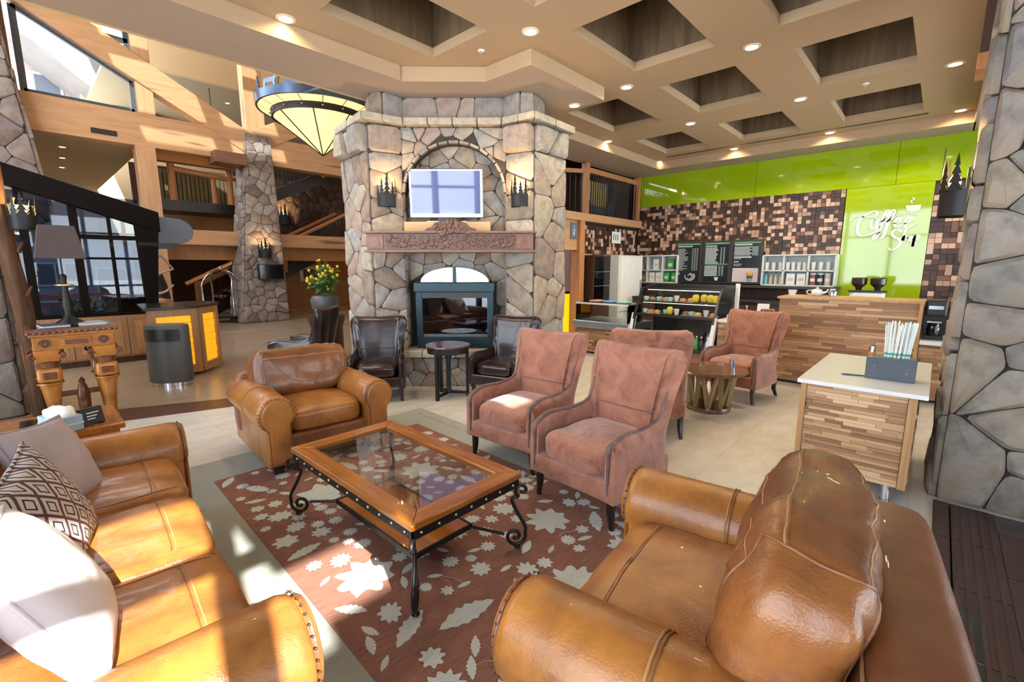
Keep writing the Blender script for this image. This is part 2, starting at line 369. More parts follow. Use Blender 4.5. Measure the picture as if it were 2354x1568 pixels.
# ---------------------------------------------------------------- stonework generator
def clip(poly, a, b, c):            # keep a*x+b*y<=c
    out = []; n = len(poly)
    for i in range(n):
        p, q = poly[i], poly[(i+1)%n]; dp = a*p[0]+b*p[1]-c; dq = a*q[0]+b*q[1]-c
        if dp <= 0: out.append(p)
        if dp*dq < 0:
            t = dp/(dp-dq); out.append((p[0]+(q[0]-p[0])*t, p[1]+(q[1]-p[1])*t))
    return out
def inside(poly, p):
    n = len(poly); s = 0
    for i in range(n):
        a, b = poly[i], poly[(i+1)%n]; cr = (b[0]-a[0])*(p[1]-a[1])-(b[1]-a[1])*(p[0]-a[0])
        if cr < 0: return False
    return True
def stones(parent, O, U, V, N, region, size, depth, mat, hole=None, gap=0.005, name='stone', join=None, jit=0.42, stretch=1.0, ds=0.5, rounds=1, rnd=None):
    rg = rnd or random; O,U,V,N = Vector(O),Vector(U).normalized(),Vector(V).normalized(),Vector(N).normalized()
    xs = [p[0] for p in region]; ys = [p[1] for p in region]; seeds = []
    nx = max(1, round((max(xs)-min(xs))/(size*stretch))); ny = max(1, round((max(ys)-min(ys))/size))
    for i in range(nx):
        for j in range(ny):
            off = 0.25 if j % 2 else -0.25
            if nx == 1: off = 0
            p = (min(xs)+(i+0.5+off+rg.uniform(-jit,jit))*(max(xs)-min(xs))/nx, min(ys)+(j+0.5+rg.uniform(-jit,jit))*(max(ys)-min(ys))/ny)
            if inside(region, p): seeds.append(p)
    cnt = 0
    for s in seeds:
        cell = list(region)
        if hole:
            hp = hole(s)
            if hp is None: continue
            if hp: cell = clip(cell, *hp)
        for q in seeds:
            if q is s: continue
            dx, dy = q[0]-s[0], q[1]-s[1]
            if dx*dx+dy*dy > (size*4.2*stretch)**2: continue
            cell = clip(cell, dx, dy, (q[0]**2+q[1]**2-s[0]**2-s[1]**2)/2)
            if len(cell) < 3: break
        if len(cell) < 3: continue
        c2 = list(cell); n = len(cell)
        for i in range(n):
            a, b = cell[i], cell[(i+1)%n]; ex, ey = b[0]-a[0], b[1]-a[1]; L = math.hypot(ex,ey)
            if L < 1e-5: continue
            nxx, nyy = ey/L, -ex/L
            c2 = clip(c2, nxx, nyy, nxx*a[0]+nyy*a[1]-gap)
            if len(c2) < 3: break
        if len(c2) < 3: continue
        area = abs(sum(c2[i][0]*c2[(i+1)%len(c2)][1]-c2[(i+1)%len(c2)][0]*c2[i][1] for i in range(len(c2))))/2
        if area < size*size*0.04: continue
        pts = []; n = len(c2)
        for i in range(n):
            a, b, c = c2[i-1], c2[i], c2[(i+1)%n]
            k0 = rg.uniform(0.05,0.16); k1 = rg.uniform(0.05,0.16)
            pts.append((b[0]+(a[0]-b[0])*k0, b[1]+(a[1]-b[1])*k0)); pts.append((b[0]+(c[0]-b[0])*k1, b[1]+(c[1]-b[1])*k1))
        for _ in range(rounds-1):
            q2 = []
            for i in range(len(pts)):
                a, b = pts[i], pts[(i+1)%len(pts)]; q2 += [(a[0]*0.78+b[0]*0.22,a[1]*0.78+b[1]*0.22),(a[0]*0.22+b[0]*0.78,a[1]*0.22+b[1]*0.78)]
            pts = q2
        n = len(pts); cx = sum(p[0] for p in pts)/n; cy = sum(p[1] for p in pts)/n
        d = depth*rg.uniform(ds,1.0); ins = min(0.03, 0.16*math.sqrt(area)); tx, ty = rg.uniform(-0.12,0.12)*depth/size*2, rg.uniform(-0.12,0.12)*depth/size*2
        def W(u, v, w): return U*(u-cx)+V*(v-cy)+N*w
        vs = [W(p[0],p[1],0) for p in pts]; vs += [W(p[0],p[1],d*0.62) for p in pts]; top = []
        for p in pts:
            L = math.hypot(p[0]-cx,p[1]-cy) or 1; k = max(0.3,1-ins/L); u, v = cx+(p[0]-cx)*k, cy+(p[1]-cy)*k
            top.append(W(u,v,d*(1+rg.uniform(-0.06,0.06))+tx*(u-cx)+ty*(v-cy)))
        vs += top; vs.append(W(cx,cy,d*1.08))
        fs = [(i,(i+1)%n,n+(i+1)%n,n+i) for i in range(n)]+[(n+i,n+(i+1)%n,2*n+(i+1)%n,2*n+i) for i in range(n)]+[(2*n+i,2*n+(i+1)%n,3*n) for i in range(n)]
        loc = O+U*cx+V*cy
        if join is not None: join.add([q+loc for q in vs], fs)
        else:
            b = MB().add(vs, fs); me = b.mesh(name, 38); obj(name, me, mat, parent, loc)
        cnt += 1
    return cnt

# ================================================================ THE SETTING
def floor_mat(name, c, joint, rough, size):
    t = NT(name); v = t.coord(rot=(0,0,R(0)))
    br = t.n('ShaderNodeTexBrick'); br.offset = 0.0; br.inputs['Scale'].default_value = 1.0; br.inputs['Mortar Size'].default_value = 0.004
    br.inputs['Brick Width'].default_value = size; br.inputs['Row Height'].default_value = size
    br.inputs['Color1'].default_value = (*c,1); br.inputs['Color2'].default_value = (*[q*0.95 for q in c],1); br.inputs['Mortar'].default_value = (*joint,1)
    t.l(v, br.inputs['Vector'])
    f = t.noise(t.coord(scale=(1.0,2.2,1)), 3.5, 6, 0.6, 0.5)
    t.col(t.mix(br.outputs['Color'], t.ramp(f,[(0.3,(0.78,0.74,0.68)),(0.65,(1,1,1))]), 0.7, 'MULTIPLY'))
    t.bump(f, 0.04, 0.003); return t.set(rough)
M['floor'] = floor_mat('pale_travertine', (0.68,0.655,0.60), (0.57,0.545,0.49), 0.26, 0.61)
M['floor2'] = floor_mat('tan_travertine', (0.40,0.31,0.215), (0.33,0.25,0.17), 0.22, 0.61)
M['strip'] = wood('dark_floor_border', (0.07,0.03,0.016), (0.13,0.06,0.03), 'x', 0.3, 0.7)
fl = MB().box(-1.3,11.0,-1.5,6.4,-0.12,0).build('floor', M['floor']); tag(fl, kind='structure')
f2 = MB().box(-3.2,13.0,6.4,26,-0.12,0).build('floor', M['floor2']); tag(f2, kind='structure')
MB().prism([(-0.8,6.55),(0.6,6.13),(1.44,5.89),(2.6,5.62),(2.65,6.02),(1.54,6.29),(0.65,6.67),(-0.8,7.12)], -0.01, 0.004).build('trim_1', M['strip'])['kind'] = 'structure'
tl = MB().prism([(-0.8,7.12),(0.65,6.67),(1.54,6.29),(2.65,6.02),(2.65,6.41),(-0.8,7.2)], -0.01, 0.003).build('floor', M['floor2']); tag(tl, kind='structure')
# dark plank tiles and vent grille along the window wall
M['darktile'] = wood('dark_wood_look_tile', (0.04,0.022,0.02), (0.085,0.05,0.045), 'x', 0.35, 0.9)
M['joint'] = plain('grey_grout', (0.10,0.085,0.085), 0.8)
st = setting('trim_2')
MB().box(-0.9,4.16,-1.12,-0.13,-0.005,0.004).build('grout_bed', M['joint'], st)
unit = MB().box(-0.5,0.5,-0.5,0.5,-0.5,0.5).mesh('unit')
def slab(name, mat, parent, c, s, mesh=None):
    me = mesh; o = bpy.data.objects.new(name, me); C.objects.link(o); o.parent = parent; o.location = c; o.scale = s; return o
um = {}
def ucube(mat):
    if mat.name not in um:
        me = unit.copy(); me.materials.append(mat); um[mat.name] = me
    return um[mat.name]
def piece(name, mat, parent, x0,x1,y0,y1,z0,z1): return slab(name, mat, parent, ((x0+x1)/2,(y0+y1)/2,(z0+z1)/2), (x1-x0,y1-y0,z1-z0), ucube(mat))
for i in range(9):
    piece('floor_tile', M['darktile'], st, -0.88+i*0.56+0.003, -0.88+(i+1)*0.56-0.003, -0.205, -0.133, 0.0, 0.010)
for r in range(3):
    for i in range(9):
        o = 0.28*(r % 2); x0 = -0.88+i*0.56-o+0.003
        piece('floor_tile', M['darktile'], st, max(-0.88,x0), min(4.15,x0+0.554), -0.62-r*0.21+0.20, -0.62-r*0.21+0.404, 0.0, 0.010)
gr = thing('floor_grille', 'long dark linear floor vent grille set in tiles along the window side', 'grille')
MB().box(-0.85,4.12,-0.412,-0.21,0.0,0.004).build('duct', M['black'], gr)
for k in range(5):
    y = -0.228-k*0.042; MB().box(-0.85,4.12,y-0.008,y+0.008,0.004,0.014).build('grille_bar', M['darktile'], gr)

# ---------------------------------------------------------------- ceiling
ZF, ZS = 3.89, 3.73
xs = [(0.15,1.5),(2.15,3.43),(3.99,5.28),(5.93,7.30),(8.05,9.38)]; ys = [(0.45,1.40),(2.0,2.92),(3.52,4.38)]
xb = sorted(set([-1.3]+[q for p in xs for q in p]+[10.1])); yb = sorted(set([-0.3]+[q for p in ys for q in p]+[5.0]))
cb = MB(); holes = []
for i in range(len(xb)-1):
    for j in range(len(yb)-1):
        if (xb[i],xb[i+1]) in xs and (yb[j],yb[j+1]) in ys and not (3.9 < xb[i] < 4.1 and yb[j] > 3.3): holes.append((xb[i],xb[i+1],yb[j],yb[j+1]))
        else: cb.box(xb[i],xb[i+1],yb[j],yb[j+1],ZF,ZF+0.10)
ceil = cb.build('ceiling', M['paint']); tag(ceil, kind='structure')
for x0,x1,y0,y1 in holes:
    e = 0.055; b = MB()
    b.box(x0-e,x1+e,y0-e,y1+e,4.72,4.74)
    for a in ((x0-e-0.02,x0-e,y0-e,y1+e),(x1+e,x1+e+0.02,y0-e,y1+e),(x0-e,x1+e,y0-e-0.02,y0-e),(x0-e,x1+e,y1+e,y1+e+0.02)): b.box(*a,ZF+0.10,4.74)
    b.build('coffer', M['coffer'], ceil)
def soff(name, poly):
    o = MB().prism(poly, ZS, ZF+0.05).build(name, M['paint']); o.data.materials.append(M['soffit_tone'])
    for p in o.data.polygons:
        if p.normal.z < -0.5: p.material_index = 1  # undersides take the greyer, darker tone
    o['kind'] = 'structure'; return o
soff('ceiling_border_lobby', [(-1.3,4.82),(3.29,4.82),(3.29,4.86),(3.99,4.13),(4.0,3.44),(5.45,3.44),(5.45,4.82),(10.0,4.82),(10.0,5.62),(10.65,5.62),(10.65,5.68),(-1.3,5.68)])
soff('ceiling_border_cafe', [(9.98,-0.14),(10.65,-0.14),(10.65,5.62),(9.98,5.62)])
soff('ceiling_border_window', [(-1.3,-1.3),(10.65,-1.3),(10.65,-0.12),(-1.3,-0.12)])
MB().box(-1.5,11.2,-1.6,5.7,4.78,4.95).build('ceiling_roof', M['soffit_tone'])['kind'] = 'structure'
MB().box(-1.5,11.2,5.68,5.76,3.74,4.95).build('wall_parapet', M['paint_cream'])['kind'] = 'structure'
MB().box(-1.5,11.2,-1.6,-1.5,3.7,4.95).build('wall_parapet', M['soffit_tone'])['kind'] = 'structure'
MB().box(-1.5,-1.4,-1.6,5.7,3.7,4.95).build('wall_parapet', M['soffit_tone'])['kind'] = 'structure'
# slim line-slot diffuser near the cafe edge
MB().box(9.62,9.67,0.4,4.5,ZF-0.006,ZF+0.001).build('slot_diffuser', M['black'], ceil)
# downlights
DL = [(2.0,4.74,'near the lobby edge, left of the fireplace'),(3.73,3.22,'in front of the fireplace recess corner'),(5.56,1.72,'between two coffers above the kiosk'),(7.58,0.14,'beside the stone column, nearer of two'),
      (5.64,3.23,'right beside the fireplace bump-out'),(7.71,3.23,'at the middle of four coffers, nearer the fireplace'),(7.66,1.69,'at the middle of four coffers, nearer the column'),(9.80,0.05,'in the corner above the coffee lettering'),
      (7.73,4.77,'near the balcony side border'),(9.94,4.83,'in the corner above the balcony'),(9.88,3.24,'over the lime wall above the menu boards'),(9.85,1.67,'over the lime wall above the shelf of cups')]
def downlight(x, y, z, label, power=7, grp='recessed ceiling downlights'):
    t = thing('downlight', label, 'ceiling light', (x,y,z), 0, grp)
    MB().lathe([(0.062,-0.004),(0.062,-0.010),(0.088,-0.006),(0.088,0.0)], 24).build('trim_ring', M['trimring'], t, 40)
    MB().lathe([(0.0001,-0.0035),(0.060,-0.0035),(0.060,-0.0015),(0.0001,-0.0015)], 24).build('lens', M['lamp'], t)
    if power:
        d = bpy.data.lights.new('downlight_beam', 'SPOT'); d.energy = power*9.5; d.spot_size = R(150); d.spot_blend = 0.55; d.color = (1.0,0.80,0.52); d.shadow_soft_size = 0.05
        q = bpy.data.objects.new('downlight_beam', d); C.objects.link(q); q.parent = t; q.location = (0,0,-0.03)
    return t
for x,y,l in DL: downlight(x, y, ZF, 'round recessed downlight '+l)
downlight(5.34,3.83,ZS,'round recessed downlight in the lowered soffit right of the chimney',4)
for x,y,l in ((3.68,3.87,'near the fireplace corner'),(7.61,0.96,'between two coffers by the column')):
    s = thing('sprinkler_head', 'small white sprinkler head on the tan ceiling '+l, 'sprinkler', (x,y,ZF))
    MB().lathe([(0.0001,-0.012),(0.035,-0.010),(0.038,0)],16).build('escutcheon', M['white'], s, 40)
    MB().lathe([(0.0001,-0.045),(0.016,-0.043),(0.016,-0.038),(0.006,-0.03),(0.008,-0.012)],10).build('nozzle', M['steel'], s, 40)

# ---------------------------------------------------------------- window walls behind and beside the camera
def windowwall(name, axis, c, a0, a1, posts, transoms, z0=0.12, z1=3.72, wd=0.09):
    root = setting(name)
    def bx(b, p0, p1, q0, q1, zz0, zz1):
        if axis == 'x': b.box(c+q0, c+q1, p0, p1, zz0, zz1)
        else: b.box(p0, p1, c+q0, c+q1, zz0, zz1)
    for p,wdt in posts:
        b = MB(); bx(b, p-wdt/2, p+wdt/2, -0.08, 0.08, 0, z1); b.build('mullion', M['teal'], root)
    for z in transoms:
        b = MB(); bx(b, a0, a1, -0.05, 0.05, z-0.035, z+0.035); b.build('transom', M['teal'], root)
    b = MB(); bx(b, a0, a1, -0.1, 0.1, 0, z0); b.build('sill', M['doorblack'], root)
    ps = [p for p,_ in posts]
    for i in range(len(ps)-1):
        b = MB(); bx(b, ps[i]+0.04, ps[i+1]-0.04, -0.006, 0.006, z0, z1); b.build('pane', M['glass_win'], root)
windowwall('window_1', 'y', -1.3, -1.3, 10.6, [(-1.3,0.2),(-0.2,0.10),(0.75,0.5),(1.75,0.10),(2.8,0.10),(3.9,0.10),(5.2,0.4),(7.0,0.1),(8.8,0.1),(10.6,0.2)], [0.95,2.75])
windowwall('window_2', 'x', -1.3, -1.3, 6.9, [(-1.3,0.2),(0.1,0.10),(1.5,0.10),(2.9,0.10),(4.3,0.10),(5.7,0.10),(6.9,0.2)], [0.95,2.75])
# unseen slabs added outside, gaps shaped to place the sun patches, plus the ground
M['snow'] = plain('snowy_ground', (0.78,0.80,0.83), 0.9, var=0.06, scale=0.6)
ev = setting('ceiling_sun_mask')
for q in ((0.25,14,-8,-1.5),(-0.35,0.25,-3.05,-1.5),(-0.35,0.25,-8,-3.75),(-1.5,-0.35,-2.2,-1.5),(-3.0,-0.35,-8,-3.9)):
    if q[0] == 0.25:
        for r in ((0.25,1.5,-8,-1.5),(1.5,1.85,-2.05,-1.5),(1.5,1.85,-8,-2.55),(1.85,14,-8,-1.5)): MB().box(*r,3.80,3.95).build('sun_mask_slab', M['doorblack'], ev)
    else: MB().box(*q,3.80,3.95).build('sun_mask_slab', M['doorblack'], ev)
MB().box(-60,60,-60,60,-0.35,-0.13).build('ground', M['snow'])['kind'] = 'structure'

# ---------------------------------------------------------------- stone column on the right, timber beam
def column_stones(root, x0,x1,y0,y1,zt, size, depth, mat, faces='xXyY', top=None, seed=1, gap=0.005, jit=0.42, ds=0.55, rounds=1):
    """square column with optional taper; top = (x0,x1,y0,y1) at zt"""
    t = top or (x0,x1,y0,y1); rg = random.Random(seed)
    b = MB(); k = depth*0.45
    vs = [(x0,y0,0),(x1,y0,0),(x1,y1,0),(x0,y1,0),(t[0],t[2],zt),(t[1],t[2],zt),(t[1],t[3],zt),(t[0],t[3],zt)]
    b.add(vs, [(3,2,1,0),(4,5,6,7),(0,1,5,4),(1,2,6,5),(2,3,7,6),(3,0,4,7)]); b.build('mortar_core', M['mortar'], root)
    V = [Vector(q) for q in vs]
    F = {'y':(0,1,5,4),'X':(1,2,6,5),'Y':(2,3,7,6),'x':(3,0,4,7)}; tot = 0
    for ch in faces:
        a,bq,cq,d = [V[i] for i in F[ch]]; U = (bq-a).normalized(); nrm = U.cross(d-a).normalized(); Vv = nrm.cross(U)
        reg = [((p-a).dot(U),(p-a).dot(Vv)) for p in (a,bq,cq,d)]
        tot += stones(root, a, U, Vv, nrm, reg, size, depth, mat, rnd=rg, gap=gap, jit=jit, ds=ds, rounds=rounds)
    return tot
rc = setting('wall_column_right')
column_stones(rc, 4.24,5.05,-1.15,-0.14,3.73, 0.235, 0.065, M['stone_grey'], 'xY', seed=4, gap=0.003, jit=0.5, rounds=2)
bm_ = setting('trim_3')
MB().box(5.30,5.60,-0.60,-0.035,3.24,3.73).build('timber_corbel', M['wall_wood_dark'], bm_, bevel=0.01)
MB().box(5.28,5.62,-0.60,-0.025,3.12,3.24).build('corbel_end_block', M['log'], bm_, bevel=0.01)
post = thing('timber_stub_post', 'brown timber post foot standing at the right frame edge by the column', 'post', (3.95,-0.62,0))
MB().lathe([(0.0001,0.0),(0.075,0.0),(0.08,0.04),(0.06,0.07),(0.075,0.12),(0.06,0.18)],16).build('turned_foot', M['carved_dark'], post, 40)
MB().box(-0.055,0.055,-0.055,0.055,0.18,1.7).build('shaft', M['carved_dark'], post, bevel=0.008)

# ---------------------------------------------------------------- cafe walls: x = 10.6 and y = 5.62
wc = tag(MB().box(10.62,10.82,-1.4,5.9,0,4.0).build('wall_cafe', M['grout']), kind='structure')
MB().box(10.60,10.62,3.0,5.62,3.02,3.73).build('lime_panel', M['green'], wc)
MB().box(10.60,10.62,0.75,2.994,3.02,3.73).build('lime_panel', M['green'], wc)
MB().box(10.60,10.62,-1.4,0.744,3.02,3.73).build('lime_panel', M['green'], wc)
MB().box(10.59,10.62,0.23,1.43,0.9,3.014).build('lime_panel', M['green'], wc)
def mosaic(parent, P0, U, W, Hh, cell, seed, budget, N, z0, keep=None):
    """basketweave-like wooden mosaic; the largest tiles are parts, the rest one joined part"""
    rg = random.Random(seed); nx = int(W/cell); nz = int(Hh/cell); used = set(); tiles = []
    for j in range(nz):
        for i in range(nx):
            if (i,j) in used: continue
            a = rg.random(); w_, h_ = (1,1) if a < 0.84 else ((2,1) if a < 0.93 else (1,2))
            if any((i+p,j+q) in used or i+p >= nx or j+q >= nz for p in range(w_) for q in range(h_)): w_, h_ = 1,1
            for p in range(w_):
                for q in range(h_): used.add((i+p,j+q))
            tiles.append((i,j,w_,h_))
    stuff = MB(); U = Vector(U); N = Vector(N); P0 = Vector(P0); Zv = Vector((0,0,1)); tiles.sort(key=lambda q: -q[2]*q[3]); n = 0
    for i,j,w_,h_ in tiles:
        c = P0+U*((i+w_/2)*cell)+Zv*(z0+(j+h_/2)*cell); d = rg.uniform(0.008,0.03)
        if keep and not keep(c): continue
        sz = U*(w_*cell-0.005)+Zv*(h_*cell-0.005)
        sx = abs(sz.x)+abs(N.x)*d; sy = abs(sz.y)+abs(N.y)*d; cc = c+N*(d/2)
        if n < budget: slab('mosaic_tile', M['mosaic'], parent, cc, (sx,sy,sz.z), ucube(M['mosaic'])); n += 1
        else: stuff.obox(cc, (sx,sy,sz.z))
    if stuff.v: tag(stuff.build('mosaic_tile_field', M['mosaic_stuff'], parent), kind='stuff')
mosaic(wc, (10.62,5.60,0), (0,-1,0), 4.16, 1.19, 0.0742, 3, 215, (-1,0,0), 1.84)
mosaic(wc, (10.62,0.225,0), (0,-1,0), 0.62, 2.1, 0.0885, 5, 80, (-1,0,0), 0.93)
MB().box(10.60,10.62,1.44,5.6,0.0,1.84).build('lower_panel', M['wall_wood_dark'], wc)
ws = tag(MB().box(8.06,10.62,5.64,5.8,0,2.55).build('wall_cafe_side', M['grout']), kind='structure')
mosaic(ws, (8.2,5.64,0), (1,0,0), 2.42, 0.74, 0.0845, 9, 170, (0,-1,0), 1.80)
MB().box(8.2,10.6,5.63,5.64,0.0,1.80).build('lower_panel', M['wall_wood_dark'], ws)
# timber portal and balcony in the corner
pt = setting('trim_4')
MB().box(8.0,8.18,5.52,5.75,0,2.54).build('portal_post', M['log'], pt, bevel=0.006)
MB().box(7.2,10.62,5.50,5.78,2.54,2.70).build('portal_beam', M['pine'], pt, bevel=0.008)
MB().box(7.3,8.0,5.60,5.70,1.95,2.54).build('portal_header', M['pine'], pt)
MB().box(7.0,12.6,8.2,8.3,0.0,2.6).build('hall_wall', M['wall_wood_dark'], pt)
yp = thing('yellow_counter_panel', 'bright yellow lit panel low in the doorway right of the fireplace', 'panel', (8.1,6.02,0))
MB().box(-0.5,0.6,-0.02,0.02,0.05,1.02).build('resin_sheet', M['yellow2'], yp); MB().box(-0.55,0.65,-0.05,0.2,1.02,1.06).build('top', M['wall_wood_dark'], yp)
sg = thing('restroom_sign', 'small blue sign with a white figure on the timber portal header', 'sign', (7.86,5.59,2.33))
MB().box(-0.10,0.10,-0.012,0,-0.16,0.16).build('plate', plain('slate_sign',(0.10,0.17,0.26),0.4), sg, bevel=0.006)
b = MB().box(-0.02,0.02,-0.016,-0.012,-0.09,0.05); b.sphere((0,-0.014,0.085),0.02,8,5,1); b.box(-0.045,0.045,-0.016,-0.012,-0.01,0.03); b.build('figure', M['white'], sg)
# balcony
bal = thing('corner_balcony', 'timber railed balcony with black balusters above the cafe corner', 'balcony', (0,0,0))
MB().box(7.2,10.6,5.55,8.0,2.60,2.69).build('deck', M['pine'], bal)
MB().box(10.62,10.8,5.6,8.0,2.7,4.2).build('end_wall', M['wall_wood_dark'], bal); MB().box(7.2,10.8,7.9,8.0,2.7,4.2).build('back_wall', M['wall_wood_dark'], bal)
MB().box(7.2,10.8,5.68,8.0,4.2,4.26).build('balcony_ceiling', M['wall_wood_dark'], bal)
for x in (8.28,10.5): MB().box(x-0.06,x+0.06,5.55,5.67,2.70,3.72).build('post', M['log'], bal)
MB().box(8.34,10.44,5.57,5.65,3.54,3.64).build('handrail', M['log'], bal)
MB().beam((8.25,5.6,3.55),(7.25,6.6,3.62),0.07,0.08).build('handrail', M['log'], bal)
for k in range(24):
    x = 8.40+k*0.087; MB().box(x-0.008,x+0.008,5.60,5.616,2.72,3.54).build('baluster', M['iron'], bal)
for k in range(12):
    MB().box(-0.008,0.008,-0.008,0.008,2.70,3.56).build('baluster', M['iron'], bal, loc=(8.2-k*0.08,5.66+k*0.08,0))
sh = thing('striped_balcony_panel', 'pale yellow slatted panel hanging behind the corner balcony rail', 'panel', (9.25,5.95,0))
for k in range(9): MB().box(-0.42+k*0.095,-0.42+k*0.095+0.082,-0.01,0.01,2.98,3.50+0.0).build('slat', plain('pale_yellow_slat',(0.48,0.36,0.14),0.6) if k==0 else bpy.data.materials['pale_yellow_slat'], sh)
ca = thing('dark_canoe_silhouette', 'dark curved canvas sling behind the corner balcony balusters', 'sling', (9.25,5.85,0))
MB().prism([(-0.62,3.55),(-0.5,3.1),(-0.3,2.95),(0.3,2.95),(0.5,3.1),(0.62,3.55),(0.8,3.4),(0.62,2.8),(-0.62,2.8),(-0.8,3.4)], -0.03, 0.0, Matrix.Rotation(R(90),4,'X')).build('sling_cloth', M['slate'], ca)
# ================================================================ LOBBY beyond the lounge
tr = thing('timber_truss', 'huge pale pine roof truss with diagonal strut spanning the lobby', 'truss')
MB().box(-1.2,13,14.8,15.2,4.55,5.33).build('bottom_chord', M['pine'], tr, bevel=0.015)
MB().box(2.52,2.86,14.82,15.18,5.33,8.6).build('post', M['pine_z'], tr, bevel=0.012)
MB().box(4.93,5.43,14.82,15.18,5.33,8.6).build('post', M['pine_z'], tr, bevel=0.012)
MB().beam((-1.6,14.95,8.64),(4.95,14.95,5.06),0.36,0.56).build('diagonal_strut', M['pine'], tr, bevel=0.012)
MB().beam((5.2,14.95,5.2),(11,14.95,8.4),0.36,0.56).build('diagonal_strut', M['pine'], tr, bevel=0.012)
MB().box(1.58,2.05,14.79,14.81,4.68,4.80).build('vent_slot', M['black'], tr)
# glazing in the truss bays, black framed
wn_ = setting('window_3')
bd = setting('trim_5')
for k in range(5): MB().box(-1.3+k*0.36,-0.98+k*0.36,14.86,14.95,5.34,9.6).build('board', M['mantel'], bd, bevel=0.006)
def framepoly(pts, wd, y0, y1, root):
    n = len(pts)
    for i in range(n):
        a, b = Vector((pts[i][0],(y0+y1)/2,pts[i][1])), Vector((pts[(i+1)%n][0],(y0+y1)/2,pts[(i+1)%n][1]))
        MB().beam(a, b, y1-y0, wd, (0,1,0)).build('window_frame', M['slate'], root)
    MB().prism([(p[0],p[1]) for p in pts], -0.008, 0.008, Matrix.Translation((0,(y0+y1)/2,0)) @ Matrix.Rotation(R(90),4,'X')).build('pane', M['glass_win'], root)
framepoly([(0.60,5.38),(2.48,5.38),(2.50,6.08),(0.60,7.10)], 0.10, 15.0, 15.12, wn_)
framepoly([(1.2,7.40),(2.48,6.72),(2.48,8.4),(1.2,8.4)], 0.10, 15.0, 15.12, wn_)
MB().beam((1.6,15.06,7.0),(2.5,15.06,6.98),0.1,0.1).build('transom', M['slate'], wn_)
# exterior seen through that glazing
ex = thing('far_lodge_building', 'pale lodge building with railed balcony and grey roof outside the high window', 'building', (0,27,0))
M['pinkwall'] = plain('pale_pink_siding', (0.42,0.34,0.34), 0.9, var=0.05, scale=1)
M['roofgrey'] = plain('grey_roof', (0.16,0.155,0.15), 0.9, var=0.1, scale=2)
MB().box(-8,6,0,6,0,13).build('wall', M['pinkwall'], ex)
MB().box(-8,6,-1.6,0,10.1,10.3).build('balcony_slab', M['pinkwall'], ex)
for k in range(26): MB().box(-1.6+k*0.17,-1.54+k*0.17,-1.6,-1.54,10.3,11.3).build('baluster', M['whitepaint'], ex)
MB().box(-1.7,2.9,-1.62,-1.52,11.3,11.38).build('handrail', M['pinkwall'], ex)
MB().prism([(1.0,9.6),(4.6,9.6),(4.6,7.2),(3.9,7.2)], 0, 3, Matrix.Translation((0,-0.2,0)) @ Matrix.Rotation(R(90),4,'X')).build('roof', M['roofgrey'], ex)
for k in range(3):
    wq = MB().box(-0.2+k*1.5,0.7+k*1.5,-0.03,0.0,7.4,9.2).build('window', M['whitepaint'], ex); MB().box(-0.1+k*1.5,0.6+k*1.5,-0.05,-0.03,7.5,9.1).build('pane', M['canopy'], wq)
MB().box(-5,2.5,15.4,25.5,5.1,5.32).build('ceiling_snowy_roof', M['snow'])['kind'] = 'structure'
# lobby ceilings and walls
lc = tag(MB().box(-5,2.56,15.2,26,4.56,4.66).build('ceiling', M['paint_olive']), kind='structure')
for i,(x,y) in enumerate([(1.17,16.4),(1.25,18.0),(1.33,19.7)]): downlight(x,y,4.56,'small recessed downlight under the lobby mezzanine, '+['nearest','middle one','farthest'][i]+' of three in a row',2,'mezzanine downlights')
MB().box(2.56,13,18.6,18.8,7.7,10.5).build('wall_lobby_upper', M['paint_cream'])['kind'] = 'structure'
MB().box(2.56,13,18.8,26,7.7,7.8).build('ceiling', M['paint_olive'])['kind'] = 'structure'
for i,(x,y) in enumerate([(4.05,20.2),(6.2,20.4)]): downlight(x,y,7.7,'small recessed downlight high in the upper hall, '+['left','right'][i]+' one',2,'upper hall downlights')
MB().box(2.56,13,25.5,25.7,0,10).build('wall_lobby_back', M['paint_cream'])['kind'] = 'structure'
MB().box(-3.3,-3.1,6.4,26,0,5).build('wall_lobby_left', M['paint_cream'])['kind'] = 'structure'
MB().box(12.9,13.1,5.8,26,0,9).build('wall_lobby_right', M['wall_wood'])['kind'] = 'structure'
exs = thing('exit_sign', 'tiny green exit sign hanging in the upper hall above the truss', 'sign', (5.3,19.2,6.62)); MB().cyl((0,0,0.1),(0,0,1.08),0.012,n=6).build('rod', M['iron'], exs); MB().box(-0.14,0.14,-0.02,0.02,-0.1,0.1).build('panel', plain('exit_green',(0.35,0.6,0.45),0.4,emit=(0.3,0.8,0.5),es=0.5), exs)
# mezzanine beam (second floor), fascia and dark ground floor
mz = thing('mezzanine_beam', 'long pine beam crossing the lobby at mezzanine level behind the stone pillar', 'beam')
MB().box(2.79,13,15.0,15.3,2.20,2.60).build('beam', M['pine'], mz, bevel=0.012)
MB().box(2.0,13,15.35,15.5,1.80,2.22).build('fascia', M['wall_wood'], mz)
tag(MB().box(1.0,6.2,15.5,21,1.95,2.05).build('ceiling', M['paint_olive']), kind='structure')
for i,x in enumerate((3.4,4.6,5.3)): downlight(x,17.2+0.2*i,1.95,'small recessed downlight under the mezzanine floor near the stair, '+['left','middle','right'][i]+' one',2,'under-mezzanine downlights')
MB().box(1.0,6.1,20.8,21,0,2.0).build('wall_dark_back', M['wall_wood_dark'])['kind'] = 'structure'
MB().box(2.2,3.4,19.0,19.1,0,2.0).build('wall_dark_niche', M['black'])['kind'] = 'structure'
